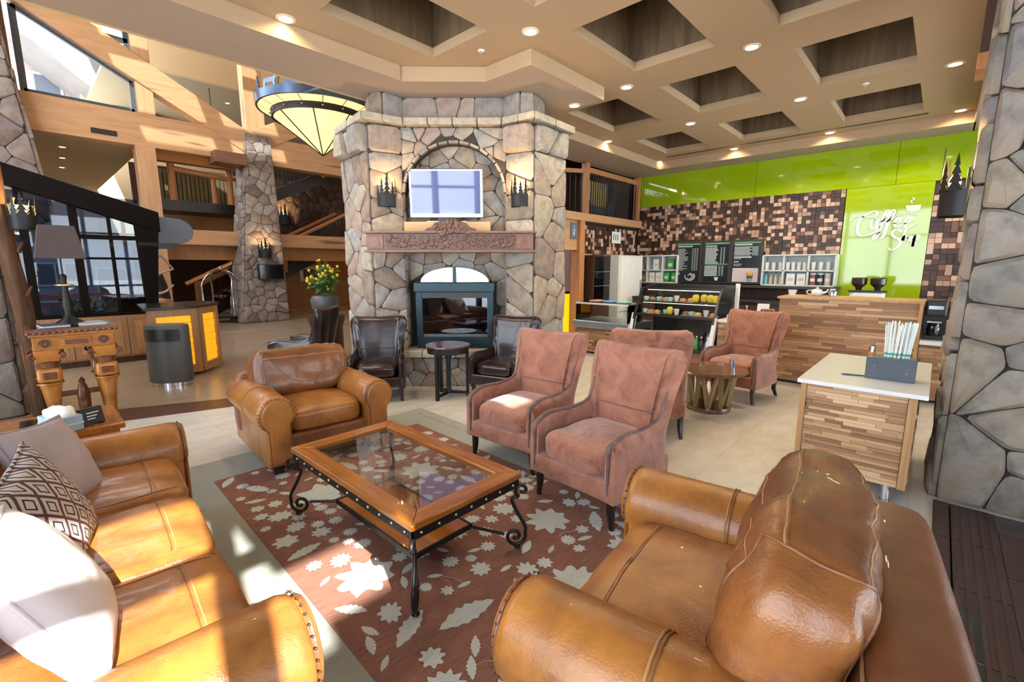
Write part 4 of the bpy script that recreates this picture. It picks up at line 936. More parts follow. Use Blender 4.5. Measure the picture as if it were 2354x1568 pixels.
# ---------------------------------------------------------------- wall sconces with pine tree cut-outs
def sconce(label, loc, rz, sc=1.0, watts=10):
    t = thing('tree_sconce', label, 'wall light', loc, rz, 'tin wall sconces with pine tree cut-outs')
    r = 0.115*sc
    MB().lathe([(r,0),(r,0.15*sc),(r-0.004,0.15*sc),(r-0.004,0)],18,(0,0,0),PI,2*PI).build('shade_band', M['tin'], t, 40)
    MB().box(-r,r,-0.008,0.006,0.0,0.26*sc).build('back_plate', M['tin'], t)
    tree = [(-0.4,0),(0.4,0),(0.16,0.22),(0.32,0.22),(0.11,0.44),(0.24,0.44),(0.07,0.66),(0.15,0.66),(0,1.0),(-0.15,0.66),(-0.07,0.66),(-0.24,0.44),(-0.11,0.44),(-0.32,0.22),(-0.16,0.22)]
    for an,hh,ww in ((-70,0.13,0.10),(-40,0.20,0.11),(-8,0.26,0.12),(28,0.17,0.11),(62,0.21,0.10)):
        a = R(an-90); T = Matrix.Translation((r*math.cos(a),r*math.sin(a),0.14*sc)) @ Matrix.Rotation(a+PI/2,4,'Z') @ Matrix.Rotation(R(90),4,'X')
        MB().prism([(x*ww*sc,y*hh*sc) for x,y in tree],-0.002,0.002,T).build('tree_cutout', M['tin'], t)
    MB().sphere((0,-0.055*sc,0.20*sc),0.03*sc,10,6,1.4).build('bulb', M['bulb'], t, 60)
    d = bpy.data.lights.new('sconce_light','POINT'); d.energy = watts; d.color = (1.0,0.60,0.25); d.shadow_soft_size = 0.03
    q = bpy.data.objects.new('sconce_light',d); C.objects.link(q); q.parent = t; q.location = (0,-0.075*sc,0.27*sc)
    return t
def fploc(u, y, z):
    c, s = math.cos(FR), math.sin(FR); return (3.994+u*c-y*s, 4.736+u*s+y*c, z)
aL = math.atan2(0.19,0.37)
sconce('pine tree tin sconce glowing on the left pier of the fireplace', fploc(-0.855,-0.085,2.36), FR+aL)
sconce('pine tree tin sconce glowing on the right pier of the fireplace', fploc(0.855,-0.085,2.36), FR-aL)
sconce('pine tree tin sconce on the stone column beside the coffee lettering', (4.42,-0.065,1.94), R(180), 1.15, 10)
sconce('small tree sconce glowing on the lobby stone pillar above the screen', (5.0,14.43,1.86), 0, 1.5, 10)
sconce('tree sconce glowing on the dark stone wall beside the upper stair', (7.2,18.52,3.2), 0, 2.0, 40)
# ================================================================ UPHOLSTERY
def rolled_arm_profile(r=0.14):
    pts = [(-0.10,0.07),(-0.10,0.40)]
    for a in [R(200-240*i/13) for i in range(14)]: pts.append((r*math.cos(a), 0.625-r+r*math.sin(a)))
    pts += [(0.075,0.36),(0.075,0.07)]
    return pts
def leather_seat(name, label, cat, loc, rotz, W, D, nseat, back_h=0.82, cush_top=0.93, gap_back=0.0, back_cush=True, seed=1, group=None, cm=3.6, cwf=1.22, roll=0.14):
    t = thing(name, label, cat, loc, rotz, group); f = -D/2
    prof = rolled_arm_profile(roll); n = len(prof); cxp = sum(p[0] for p in prof)/n; czp = 0.40
    for s in (-1,1):
        x0 = s*(W/2-0.14); rows = []
        for y,sc in ((f+0.015,0.90),(f+0.022,0.96),(f+0.05,1.0),(f+0.3,1.0),(D/2-0.3,1.0),(D/2-0.06,1.0),(D/2-0.02,0.96)):
            rows.append([(x0+s*(cxp+(p[0]-cxp)*sc), y, czp+(p[1]-czp)*sc) for p in prof])
        b = MB().grid(rows, closed_v=True); k = len(rows)
        b.f.append(tuple(range(n))); b.f.append(tuple((k-1)*n+i for i in range(n)))
        arm = b.build('arm', M['tan'], t, 50)
        # facing panel, piping, nail trim, stitched seam
        pv = [(x0+s*(cxp+(p[0]-cxp)*0.80), czp+0.005+(p[1]-czp)*0.90) for p in prof]
        fpnl = MB().prism([(p[0],p[1]) for p in pv], -f-0.02, -f+0.012, Matrix.Rotation(R(90),4,'X')).build('front_panel', M['tan'], arm, 40, bevel=0.008)
        MB().tube([(p[0],f+0.004,p[1]) for p in pv], 0.008, 6).build('piping', M['tan_side'], arm, 60)
        nb = MB(); full = catmull([(x0+s*(cxp+(p[0]-cxp)*0.97), f+0.012, czp+(p[1]-czp)*0.97) for p in prof],3)
        acc = 0; last = None
        for q in full:
            if last is None or (q-last).length > 0.02: nb.sphere(q,0.0045,6,4,1); last = q
        tag(nb.build('nailhead_trim', M['brass_nail'], arm, 60), kind='stuff')
        ys_ = f+D*0.42
        MB().tube([(x0+s*p[0]*1.0+ (0.002*s if p[0]>0 else -0.002*s), ys_, p[1]+(0.003 if p[1]>0.48 else 0)) for p in prof[1:-1]], 0.004, 5).build('stitched_seam', M['thread'], arm, 60)
        MB().tube([(x0+s*p[0]*1.0+ (0.002*s if p[0]>0 else -0.002*s), ys_+0.014, p[1]+(0.003 if p[1]>0.48 else 0)) for p in prof[1:-1]], 0.003, 5).build('stitched_seam', M['tan_side'], arm, 60)
    iw = W-0.48
    MB().box(-iw/2-0.02,iw/2+0.02,f+0.06,D/2-0.1,0.08,0.29).build('base', M['tan_side'], t, bevel=0.02)
    bk = softbox(W-0.10,0.22,back_h-0.08,7,8).build('back_frame', M['tan_side'], t, 180, loc=(0,D/2-0.12,0.08+(back_h-0.08)/2), rot=(R(-5),0,0))
    MB().tube([(-W/2+0.10,-0.105,(back_h-0.08)/2-0.05),(W/2-0.10,-0.105,(back_h-0.08)/2-0.05)],0.004,5).build('stitched_seam', M['thread'], bk)
    cw = iw/nseat
    for k in range(nseat):
        cx = -iw/2+(k+0.5)*cw
        c = softbox(cw*0.999,D-0.34,0.20,5.5 if nseat == 1 else 8,14,0.22 if nseat == 1 else 0.14,0.010,seed+k,7).build('seat_cushion', M['tan'], t, 180, loc=(cx,f+0.07+(D-0.34)/2,0.375))
        P = softP(cw*0.999,D-0.34,0.20,5.5 if nseat == 1 else 8,0.22 if nseat == 1 else 0.14,0.010,seed+k,7)
        for yy in (-0.70,-0.665): seam(P,[(-0.84+1.68*i/20,yy,1) for i in range(21)],0.003,'stitched_seam',M['thread'] if yy < -0.69 else M['tan_side'],c)
        for xx in (-0.84,0.84): seam(P,[(xx,-0.98+0.3*i/6,1) for i in range(7)]+[(xx,-0.68+1.5*i/16,1) for i in range(1,17)],0.003,'stitched_seam',M['tan_side'],c)
        seam(P,[(-0.93+1.86*i/20,-1,0.45) for i in range(21)],0.0035,'stitched_seam',M['thread'],c)
    if back_cush:
        for k in range(nseat):
            cx = -iw/2+(k+0.5)*cw; hh = cush_top-0.42
            c = softbox(cw*(1.02 if nseat > 1 else cwf),0.27 if nseat > 1 else 0.31,hh,4.2 if nseat > 1 else cm,22,0,0.026,seed+10+k,6).build('back_cushion', M['tan_cush'], t, 180, loc=(cx,D/2-0.33-gap_back,0.44+hh/2), rot=(R(-14),0,0))
            P = softP(cw*(1.02 if nseat > 1 else cwf),0.27 if nseat > 1 else 0.31,hh,4.2 if nseat > 1 else cm,0,0.026,seed+10+k,6)
            for yy,zz in ((-1.0,0.58),(-0.55,1.0),(0.75,1.0)):
                for dd in (0,0.035): seam(P,[(-0.86+1.72*i/28,yy+(dd if abs(yy) < 1 else 0),zz-(dd if abs(yy) >= 1 else 0)) for i in range(29)],0.0032,'stitched_seam',M['thread'] if dd == 0 else M['tan_side'],c)
            for xx in (-0.86,0.86): seam(P,[(xx,-1,-0.8+1.6*i/12) for i in range(13)]+[(xx,-1+2*i/10,1) for i in range(11)]+[(xx,1,1-1.8*i/12) for i in range(13)],0.0045,'stitched_seam',M['tan_side'],c)
            seam(P,[(-0.7+1.4*i/20,-1,0.58-1.1*(1-((i-10)/10)**2)) for i in range(21)],0.003,'stitched_seam',M['tan_side'],c)
    for sx in (-1,1):
        for sy in (-1,1): MB().box(-0.035,0.035,-0.035,0.035,0,0.08).build('foot', M['leg'], t, loc=(sx*(W/2-0.14),sy*(D/2-0.10),0), bevel=0.006)
    return t
leather_seat('leather_armchair', 'tan leather club armchair with rumpled cushion beyond the coffee table', 'armchair', (1.66,4.02,0.012), R(-4), 1.10, 1.05, 1, 0.68, 0.85, seed=3, cm=5.5, cwf=1.32)
near_chair = leather_seat('leather_armchair', 'tan leather club armchair in the right foreground with a big loose back cushion', 'armchair', (1.525,0.41,0.012), R(180+7), 1.27, 1.06, 1, 0.76, 0.93, 0.02, seed=8, roll=0.16)
sofa = leather_seat('leather_sofa', 'long tan leather three seat sofa along the left foreground', 'sofa', (-0.075,2.40,0.012), R(90-3.5), 2.42, 1.22, 3, 0.74, 0.84, 0, back_cush=True, seed=15, roll=0.155)

# ---------------------------------------------------------------- wing chairs
def wing_chair(name, label, loc, rotz, mat, edge, group, h=1.02, seed=0, nails=True):
    t = thing(name, label, 'armchair', loc, rotz, group)
    ctrl = [((0,0.34),1.02),((0.20,0.345),1.03),((0.280,0.325),1.035),((0.316,0.295),1.01),((0.332,0.268),0.87),((0.341,0.240),0.70),((0.350,0.19),0.605),((0.355,0.02),0.575),((0.356,-0.22),0.585),((0.350,-0.36),0.545)]
    half = catmull([(c[0][0],c[0][1],c[1]*h/1.02) for c in ctrl],5)
    full = [Vector((-p.x,p.y,p.z)) for p in reversed(half[1:])]+half
    m = len(full); sec = []
    for i,p in enumerate(full):
        a = full[max(i-1,0)]; b = full[min(i+1,m-1)]; d = Vector((b.x-a.x,b.y-a.y,0)); d = d.normalized() if d.length > 1e-6 else Vector((1,0,0))
        nin = Vector((d.y,-d.x,0))            # inward
        if nin.dot(Vector((-p.x,-p.y-0.02,0))) < 0: nin = -nin
        H = p.z; bq = max(0,min(1,(p.y-0.22)/0.10)); th = 0.075+0.055*bq; ring = []
        for w_,z in ((0,0.19),(0,0.19+(H-0.19)*0.35),(0,0.19+(H-0.19)*0.7),(0,H-0.05),(0.25,H-0.008),(0.6,H),(0.9,H-0.02),(1,H-0.07),(1,0.19+(H-0.19)*0.65),(1,0.19+(H-0.19)*0.3),(1,0.19)):
            q = Vector((p.x,p.y,z))+nin*th*w_
            bk = max(0,min(1,(p.y+0.02)/0.3)); u = max(0,z-0.42)/0.6
            q.y += 0.10*u*bk; q.x *= 1+0.23*bk*u**1.4-0.13*bk*max(0,min(1,(z-0.3)/0.2))*(1-min(1,u*1.2))
            q += Vector((noise.noise(q*5+Vector((seed,0,0))),noise.noise(q*5+Vector((0,seed,9))),0))*0.006
            ring.append(q)
        sec.append(ring)
    cut = 5*4-2; n = len(sec[0])
    def shell(i0, i1, name):
        b = MB().grid(sec[i0:i1+1], closed_v=True); k = i1-i0+1
        b.f.append(tuple(range(n))); b.f.append(tuple((k-1)*n+i for i in range(n)))
        return b.build(name, mat, t, 70)
    aL = shell(0, cut, 'arm'); bk = shell(cut, m-1-cut, 'backrest'); aR = shell(m-1-cut, m-1, 'arm')
    for sh, rngi in ((aL,range(0,cut+8)),(aR,range(m-1,m-9-cut,-1))):
        pts = [sec[i][5]+Vector((0,0,-0.006)) for i in rngi]; pts = [Vector((pts[0].x,pts[0].y-0.004,0.24)),Vector((pts[0].x,pts[0].y-0.008,0.5))]+pts
        MB().tube(pts, [0.009,0.013]+[0.021-0.014*i/(len(pts)-3) for i in range(len(pts)-2)], 7).build('arm_trim', edge, sh, 70)
        if nails:
            nb = MB(); sx = 1 if pts[0].x > 0 else -1
            for k in range(20): nb.sphere((pts[0].x+sx*0.034,-0.352,0.23+k*0.0165),0.0055,6,4,1)
            tag(nb.build('nailhead_trim', M['brass_nail'], sh, 60), kind='stuff')
    top = [sec[i][5]+Vector((0,0,-0.004)) for i in range(cut+4,m-4-cut)]
    MB().tube(top,0.009,6).build('back_piping', edge if mat is M['dark'] else mat, bk, 70)
    # inner back pad, seat, skirt
    ln = []
    for i in range(cut+7,m-7-cut):
        a, b_ = sec[i][8], sec[i][9]; f_2 = (a.z-0.60)/(a.z-b_.z) if a.z > 0.60 else 0; ln.append(a+(b_-a)*f_2+Vector((0,-0.003,0)))
    MB().tube(ln,0.004,6).build('back_seam', edge, bk, 70)
    MB().box(-0.335,0.335,-0.365,0.30,0.19,0.325).build('seat_rail', mat, t, bevel=0.018)
    softbox(0.545,0.66,0.17,5,12,0.22,0.008,seed+3,6).build('seat_cushion', mat, t, 180, loc=(0,-0.04,0.395))
    for sx in (-1,1):
        for yy,dy in ((-0.31,0.0),(0.29,0.06)):
            MB().tube([(0,0,0.20),(0,0,0.10),(sx*0.01,dy,0.0)],[0.030,0.026,0.017],8).build('leg', M['leg'], t, 40, loc=(sx*0.30,yy,0))
    return t
g1 = 'rust suede wing chairs'
wing_chair('suede_wing_chair','rust suede wing chair nearest the camera, right of the coffee table',(2.63,1.585,0.012),R(-90-5),M['suede'],M['suede_edge'],g1,seed=1)
wing_chair('suede_wing_chair','rust suede wing chair beyond its twin, with sun on its seat',(2.83,2.47,0.012),R(-90+4),M['suede'],M['suede_edge'],g1,seed=2)
wing_chair('suede_wing_chair','rust suede wing chair seen from behind, facing the drum table',(4.27,2.05,0),R(114),M['suede'],M['suede_edge'],g1,seed=3)
wing_chair('suede_wing_chair','rust suede wing chair at the drum table in front of the wood counter',(6.06,1.72,0),R(-90-8),M['suede'],M['suede_edge'],g1,seed=4,h=1.04)
g2 = 'dark brown leather wing chairs by the hearth'
wing_chair('leather_wing_chair','glossy dark brown leather wing chair left of the small round table',(2.95,5.02,0),R(-36),M['dark'],M['dark'],g2,seed=5).scale = (0.94,)*3
wing_chair('leather_wing_chair','glossy dark brown leather wing chair right of the small round table',(4.08,3.92,0),R(-72),M['dark'],M['dark'],g2,seed=6).scale = (0.94,)*3
wing_chair('leather_wing_chair','dark brown leather wing chair turned away at the left fireplace corner',(2.78,6.75,0),R(-140),M['dark'],M['dark'],g2,seed=7)

# ---------------------------------------------------------------- rug
rg_ = thing('area_rug', 'rust brown area rug with pale blue floral sprays and grey border', 'rug', (1.68,1.9,0), R(-1.5))
def streak(name, c0, c1):
    t = NT(name); f = t.noise(t.coord(scale=(4,60,1)), 3, 4); t.col(t.ramp(f,[(0.3,c0),(0.7,c1)])); t.bump(t.noise(t.coord(), 220, 2),0.4,0.004); return t.set(0.95, spec=0.1)
M['rug_field'] = streak('rust_rug_pile', (0.18,0.084,0.062), (0.285,0.145,0.11)); M['rug_edge'] = streak('grey_rug_border', (0.25,0.27,0.25), (0.36,0.37,0.335)); M['rug_leaf'] = streak('pale_blue_rug_motif', (0.42,0.45,0.43), (0.56,0.58,0.55)); M['rug_vine'] = plain('tan_rug_vine',(0.36,0.24,0.18),0.95)
MB().box(-1.24,1.24,-2.2,2.33,0,0.010).build('border', M['rug_edge'], rg_, bevel=0.003)
MB().box(-0.90,0.90,-2.0,1.90,0.0105,0.013).build('field', M['rug_field'], rg_)
MB().box(-1.12,-1.10,-2.1,2.2,0.0105,0.012).build('border_line', M['rug_vine'], rg_); MB().box(1.10,1.12,-2.1,2.2,0.0105,0.012).build('border_line', M['rug_vine'], rg_)
def blossom(r, rg, lobes=0, elong=1.0):
    n = 40; pts = []; L = lobes or rg.randint(7,11); ph = rg.uniform(0,6)
    for k in range(n):
        a = 2*PI*k/n; q = r*(0.80+0.16*math.cos(L*a+ph)+rg.uniform(-0.07,0.07)); pts.append((q*math.cos(a)*elong,q*math.sin(a)))
    return pts
def leaf(r, rg):
    pts = []; n = 12
    for k in range(n+1):
        t_ = k/n; pts.append((-r+2*r*t_, 0.42*r*math.sin(PI*t_)**0.8*(1+0.28*(k%2))+0.35*r*(t_-0.5)**2))
    for k in range(n-1,0,-1):
        t_ = k/n; pts.append((-r+2*r*t_, -0.16*r*math.sin(PI*t_)*(1+0.5*(k%2))+0.35*r*(t_-0.5)**2))
    return pts
rg = random.Random(44); placed = []; cs, sn = math.cos(R(1.5)), math.sin(R(1.5))
BIG = [(1.06,2.02,0.17,'b'),(1.16,1.70,0.20,'b'),(2.12,1.66,0.155,'b'),(2.33,1.42,0.10,'l'),(1.02,1.55,0.10,'l'),(1.24,1.42,0.13,'l'),(1.55,2.55,0.19,'b'),(1.82,2.25,0.12,'l'),(1.30,3.05,0.17,'b'),(0.98,2.95,0.07,'b'),
       (0.95,1.50,0.075,'b'),(0.93,1.22,0.085,'b'),(1.16,1.28,0.065,'b'),(1.38,1.08,0.085,'b'),(1.2,1.1,0.06,'b'),(0.93,2.45,0.09,'l'),(1.0,3.45,0.10,'l'),(2.3,2.3,0.09,'b'),(2.2,1.15,0.12,'b'),(1.75,1.2,0.14,'b'),(2.0,2.85,0.16,'b'),(1.62,3.35,0.12,'l'),(0.88,1.85,0.07,'l'),(1.5,1.35,0.10,'l')]
mot = []
def put(x, y, r, kind):
    lx, ly = x-1.68, y-1.9; lx, ly = lx*cs-ly*sn, lx*sn+ly*cs
    if not (-0.86 < lx-r*0.2 and lx+r*0.2 < 0.86 and -1.95 < ly < 1.86): return
    for a,b2,q in placed:
        if math.hypot(lx-a,ly-b2) < (r+q)*0.92: return
    placed.append((lx,ly,r)); mot.append((lx,ly,r,kind))
for q in BIG: put(*q)
for k in range(1500):
    r = rg.choice([0.035,0.045,0.05,0.06,0.08]); put(rg.uniform(0.75,2.6),rg.uniform(0.0,3.8),r,rg.choice('bbl'))
for lx,ly,r,kind in mot:
    pts = blossom(r,rg,elong=rg.uniform(0.9,1.25)) if kind == 'b' else leaf(r*1.15,rg)
    an = rg.uniform(0,2*PI); pts = [(min(0.89,max(-0.89,lx+p[0]*math.cos(an)-p[1]*math.sin(an))),ly+p[0]*math.sin(an)+p[1]*math.cos(an)) for p in pts]
    MB().prism(pts,0.0132,0.0150).build('floral_motif', M['rug_leaf'], rg_)
vb = MB()
for k in range(46):
    a = rg.choice(mot); b2 = min([q for q in mot if q is not a and math.hypot(q[0]-a[0],q[1]-a[1]) > 0.12], key=lambda q: math.hypot(q[0]-a[0],q[1]-a[1])+rg.uniform(0,0.2))
    mx, my = (a[0]+b2[0])/2+rg.uniform(-0.07,0.07),(a[1]+b2[1])/2+rg.uniform(-0.07,0.07)
    vb.tube(catmull([(a[0],a[1],0.0122),(mx,my,0.0122),(b2[0],b2[1],0.0122)],6),0.0028,4)
vb.build('vine_lines', M['rug_vine'], rg_)

# ---------------------------------------------------------------- coffee table
ct = thing('coffee_table', 'wood and glass coffee table with scrolled wrought iron legs on the rug', 'coffee table', (1.42,2.24,0.0152))
X, Y, ZT = 0.365, 0.655, 0.46; f_ = 0.105
def mitre(pts, mat): return MB().prism(pts, ZT-0.035, ZT).build('frame_plank', M[mat], ct, bevel=0.007)
mitre([(-X,-Y),(-X+f_,-Y+f_),(-X+f_,Y-f_),(-X,Y)],'glasswood'); mitre([(X,-Y),(X,Y),(X-f_,Y-f_),(X-f_,-Y+f_)],'glasswood')
mitre([(-X,-Y),(X,-Y),(X-f_,-Y+f_),(-X+f_,-Y+f_)],'glasswood_x'); mitre([(-X,Y),(-X+f_,Y-f_),(X-f_,Y-f_),(X,Y)],'glasswood_x')
MB().box(-X+f_-0.008,X-f_+0.008,-Y+f_-0.008,Y-f_+0.008,ZT-0.016,ZT-0.008).build('glass_panel', M['glass_table'], ct)
for a in ((-X+0.012,X-0.012,-Y+0.012,-Y+0.020),(-X+0.012,X-0.012,Y-0.020,Y-0.012),(-X+0.012,-X+0.020,-Y+0.012,Y-0.012),(X-0.020,X-0.012,-Y+0.012,Y-0.012)):
    MB().box(*a,ZT-0.085,ZT-0.035).build('iron_apron', M['iron'], ct)
for k in range(12):
    y = -Y+0.07+k*(2*Y-0.14)/11
    for sx in (-1,1): MB().sphere((sx*(X-0.011),y,ZT-0.06),0.0075,8,5,1).build('rivet', M['steel'], ct, 60)
for k in range(7):
    x = -X+0.06+k*(2*X-0.12)/6
    for sy in (-1,1): MB().sphere((x,sy*(Y-0.011),ZT-0.06),0.0075,8,5,1).build('rivet', M['steel'], ct, 60)
def spiral(c, r0, r1, a0, turns, n=22): return [(c[0]+(r0+(r1-r0)*k/n)*math.cos(a0+turns*2*PI*k/n), c[1]+(r0+(r1-r0)*k/n)*math.sin(a0+turns*2*PI*k/n)) for k in range(n+1)]
def legcurve():
    top = spiral((0.045,0.355),0.006,0.042,R(200),1.12)             # small scroll tucked under the top
    # stem from the top scroll down and round to the foot scroll
    bot = spiral((0.005,0.078),0.062,0.010,R(20),-1.45)
    stem = catmull([top[-1],(-0.012,0.30),(0.02,0.22),(0.062,0.14),bot[0]],7)
    return top+[(p.x,p.y) for p in [Vector((q[0],q[1],0)) for q in stem[1:-1]]]+bot
lc_ = legcurve()
for sx in (-1,1):
    for sy in (-1,1):
        d = Vector((sx,sy,0)).normalized(); base = Vector((sx*(X-0.03),sy*(Y-0.03),0))
        lg = MB().tube([base+d*p[0]+Vector((0,0,p[1])) for p in lc_],0.0105,8).build('scroll_leg', M['iron'], ct, 60)
        MB().cyl(base+d*0.02+Vector((0,0,0.008)),base+d*0.02+Vector((0,0,0.022)),0.02,0.016,10).build('foot', M['iron'], lg, 40)
        MB().tube([base+d*0.0+Vector((0,0,0.385)),base-d*0.002+Vector((0,0,0.42))],0.014,8).build('bracket', M['iron'], lg, 40)
        MB().tube([base-d*0.055+Vector((0,0,0.09)),Vector((sx*0.18,sy*0.40,0.115))],0.009,7).build('stretcher', M['iron'], lg, 40)
MB().box(-0.19,0.19,-0.41,0.41,0.108,0.125).build('lower_shelf', M['glasswood'], ct, bevel=0.004)
for a in ((-0.2,0.2,-0.42,-0.41),(-0.2,0.2,0.41,0.42),(-0.2,-0.19,-0.42,0.42),(0.19,0.2,-0.42,0.42)): MB().box(*a,0.098,0.128).build('shelf_rim', M['iron'], ct)
# ================================================================ CAFE
def slats(parent, mat, x, y0, y1, z0, z1, hrow, seed, lo=0.18, hi=0.55, nrm=-1, budget=300, axis='y', xalt=None):
    """strip-wood cladding: every strip its own part"""
    rg = random.Random(seed); n = 0; z = z0
    rows = max(1,round((z1-z0)/hrow)); hh = (z1-z0)/rows
    for r in range(rows):
        a = y0-rg.uniform(0,lo)
        while a < y1:
            L = rg.uniform(lo,hi); b = a+L; aa, bb = max(a,y0), min(b,y1)
            if bb-aa > 0.01 and n < budget:
                d = rg.uniform(0.008,0.02); zz = z0+r*hh
                if axis == 'y': piece('wood_strip', mat, parent, x if nrm > 0 else x-d, x+d if nrm > 0 else x, aa+0.0008, bb-0.0008, zz+0.0008, zz+hh-0.0008)
                else: piece('wood_strip', mat, parent, aa+0.0008, bb-0.0008, x if nrm > 0 else x-d, x+d if nrm > 0 else x, zz+0.0008, zz+hh-0.0008)
                n += 1
            a = b
    return n
tc_ = thing('service_counter', 'tall reclaimed strip wood service counter in front of the lime wall', 'counter', (0,0,0))
MB().box(7.20,7.85,0.12,1.60,0.04,1.17).build('body', M['slat_far'], tc_); MB().box(7.24,7.85,0.12,1.60,0.0,0.04).build('toe_kick', M['black'], tc_)
slats(tc_, M['slat'], 7.20, 0.14, 1.60, 0.04, 1.17, 0.0376, 1, 0.15, 0.5, budget=200)
MB().box(7.165,7.88,0.10,1.63,1.17,1.20).build('top', M['desk'], tc_, bevel=0.004); MB().box(7.17,7.22,0.105,0.14,0.02,1.18).build('end_post', M['desk'], tc_)
lw = thing('low_counter', 'lower strip wood counter with white top beside the display case', 'counter', (0,0,0))
MB().box(7.20,7.85,1.63,2.40,0.04,0.78).build('body', M['slat_far'], lw); slats(lw, M['slat'], 7.20, 1.64, 2.40, 0.04, 0.78, 0.04, 2, 0.15, 0.45, budget=90)
MB().box(7.15,7.88,1.63,2.40,0.78,0.82).build('top', M['white'], lw, bevel=0.004)
sc2 = thing('side_counter', 'strip wood side counter with white ledge between column and tall counter', 'counter', (0,0,0))
MB().box(7.22,7.85,-0.9,0.10,0.04,0.70).build('body', M['slat_far'], sc2); slats(sc2, M['slat'], 7.22, -0.6, 0.10, 0.04, 0.70, 0.04, 3, 0.15, 0.45, budget=70)
MB().box(7.14,7.85,-0.9,0.10,0.70,0.75).build('top', M['white'], sc2, bevel=0.004)
gc = thing('gelato_counter', 'low strip wood counter with steel deck and glass guard by the portal', 'counter', (0,0,0))
MB().box(7.17,8.0,3.86,5.0,0.04,0.50).build('body', M['slat_far'], gc); slats(gc, M['slat'], 7.17, 3.86, 5.0, 0.04, 0.49, 0.038, 4, 0.15, 0.5, budget=80)
MB().box(7.10,8.0,3.85,5.02,0.49,0.62).build('steel_deck', plain('brushed_steel',(0.45,0.52,0.58),0.3,0.7,var=0.05), gc, bevel=0.01)
MB().box(7.14,7.152,3.9,4.98,0.62,0.94).build('front_glass', M['glass'], gc); MB().box(7.14,7.7,3.9,4.98,0.94,0.952).build('glass_shelf', M['glass'], gc)
MB().box(7.125,7.16,3.9,4.98,0.925,0.955).build('shelf_edge', M['white'], gc)
for y in (3.9,4.97): MB().box(7.14,7.7,y-0.006,y+0.006,0.62,0.94).build('end_glass', M['glass'], gc)
for k,(y,c) in enumerate([(4.7,(0.45,0.25,0.2)),(4.4,(0.15,0.3,0.6)),(4.12,(0.3,0.55,0.5))]):
    q = thing('folded_towel', ['red','blue','mint'][k]+' folded cloth lying on the glass guard shelf', 'cloth', (7.4,y,0.953)); softbox(0.3,0.2,0.04,4,6).build('cloth', plain('towel_%d'%k,c,0.9), q, 180, loc=(0,0,0.02))
# display case
dc = thing('pastry_display_case', 'black framed curved glass pastry case with lit shelves', 'display case', (0,0,0))
MB().box(7.25,7.95,2.45,3.82,0.03,0.30).build('base', M['slat_far'], dc); slats(dc, M['slat'], 7.25, 2.5, 3.80, 0.03, 0.28, 0.04, 5, 0.15, 0.5, budget=45)
def side(y): 
    pts = [(7.08,0.28),(7.20,0.80),(7.45,1.24),(7.98,1.28),(7.98,0.28)]; b = MB()
    for i in range(4): b.beam((pts[i][0],y,pts[i][1]),(pts[i+1][0],y,pts[i+1][1]),0.035,0.035,(0,1,0))
    b.build('side_frame', M['black'], dc)
for y in (2.47,3.80): side(y)
for y in (2.46,3.82):
    MB().prism([(7.02,0.0),(7.10,0.0),(7.16,0.45),(7.30,0.80),(7.20,0.83),(7.08,0.47)],-y-0.03,-y+0.03,Matrix.Rotation(R(90),4,'X')).build('white_end_panel', M['white'], dc, bevel=0.006)
for x,z in ((7.08,0.28),(7.20,0.80),(7.45,1.24),(7.98,1.28)): MB().box(x-0.018,x+0.018,2.47,3.80,z-0.018,z+0.018).build('rail', M['black'], dc)
MB().box(7.98,8.0,2.47,3.8,0.28,1.28).build('back', M['black'], dc)
for z,x0 in ((0.30,7.12),(0.82,7.26),(1.03,7.36)):
    MB().box(x0,7.97,2.48,3.79,z-0.008,z).build('shelf', M['black'], dc); MB().box(x0-0.012,x0,2.48,3.79,z-0.022,z+0.006).build('shelf_rail', M['black'], dc)
for z,x in ((1.215,7.55),(1.005,7.40)): MB().box(x,x+0.02,2.52,3.75,z-0.01,z+0.005).build('strip_lamp', plain('warm_strip_lamp',(1,0.9,0.7),0.5,emit=(1,0.88,0.65),es=1.6) if z>1.1 else bpy.data.materials['warm_strip_lamp'], dc)
g = [[(x,y,z) for y in (2.49,3.78)] for x,z in ((7.10,0.30),(7.15,0.55),(7.21,0.80),(7.31,1.02),(7.45,1.22))]
MB().grid(g).build('curved_glass', M['glass'], dc, 60)
rg = random.Random(31); pc = {'golden':(0.55,0.33,0.12),'brown':(0.30,0.14,0.06),'white':(0.75,0.72,0.68),'yellow':(0.75,0.55,0.04),'orange':(0.65,0.25,0.08),'mint':(0.42,0.62,0.62)}
pm = {k:plain('pastry_'+k,v,0.6,var=0.25,scale=30) for k,v in pc.items()}
ordn = ['first','second','third','fourth','fifth','sixth','seventh','eighth','ninth','tenth','eleventh','twelfth']
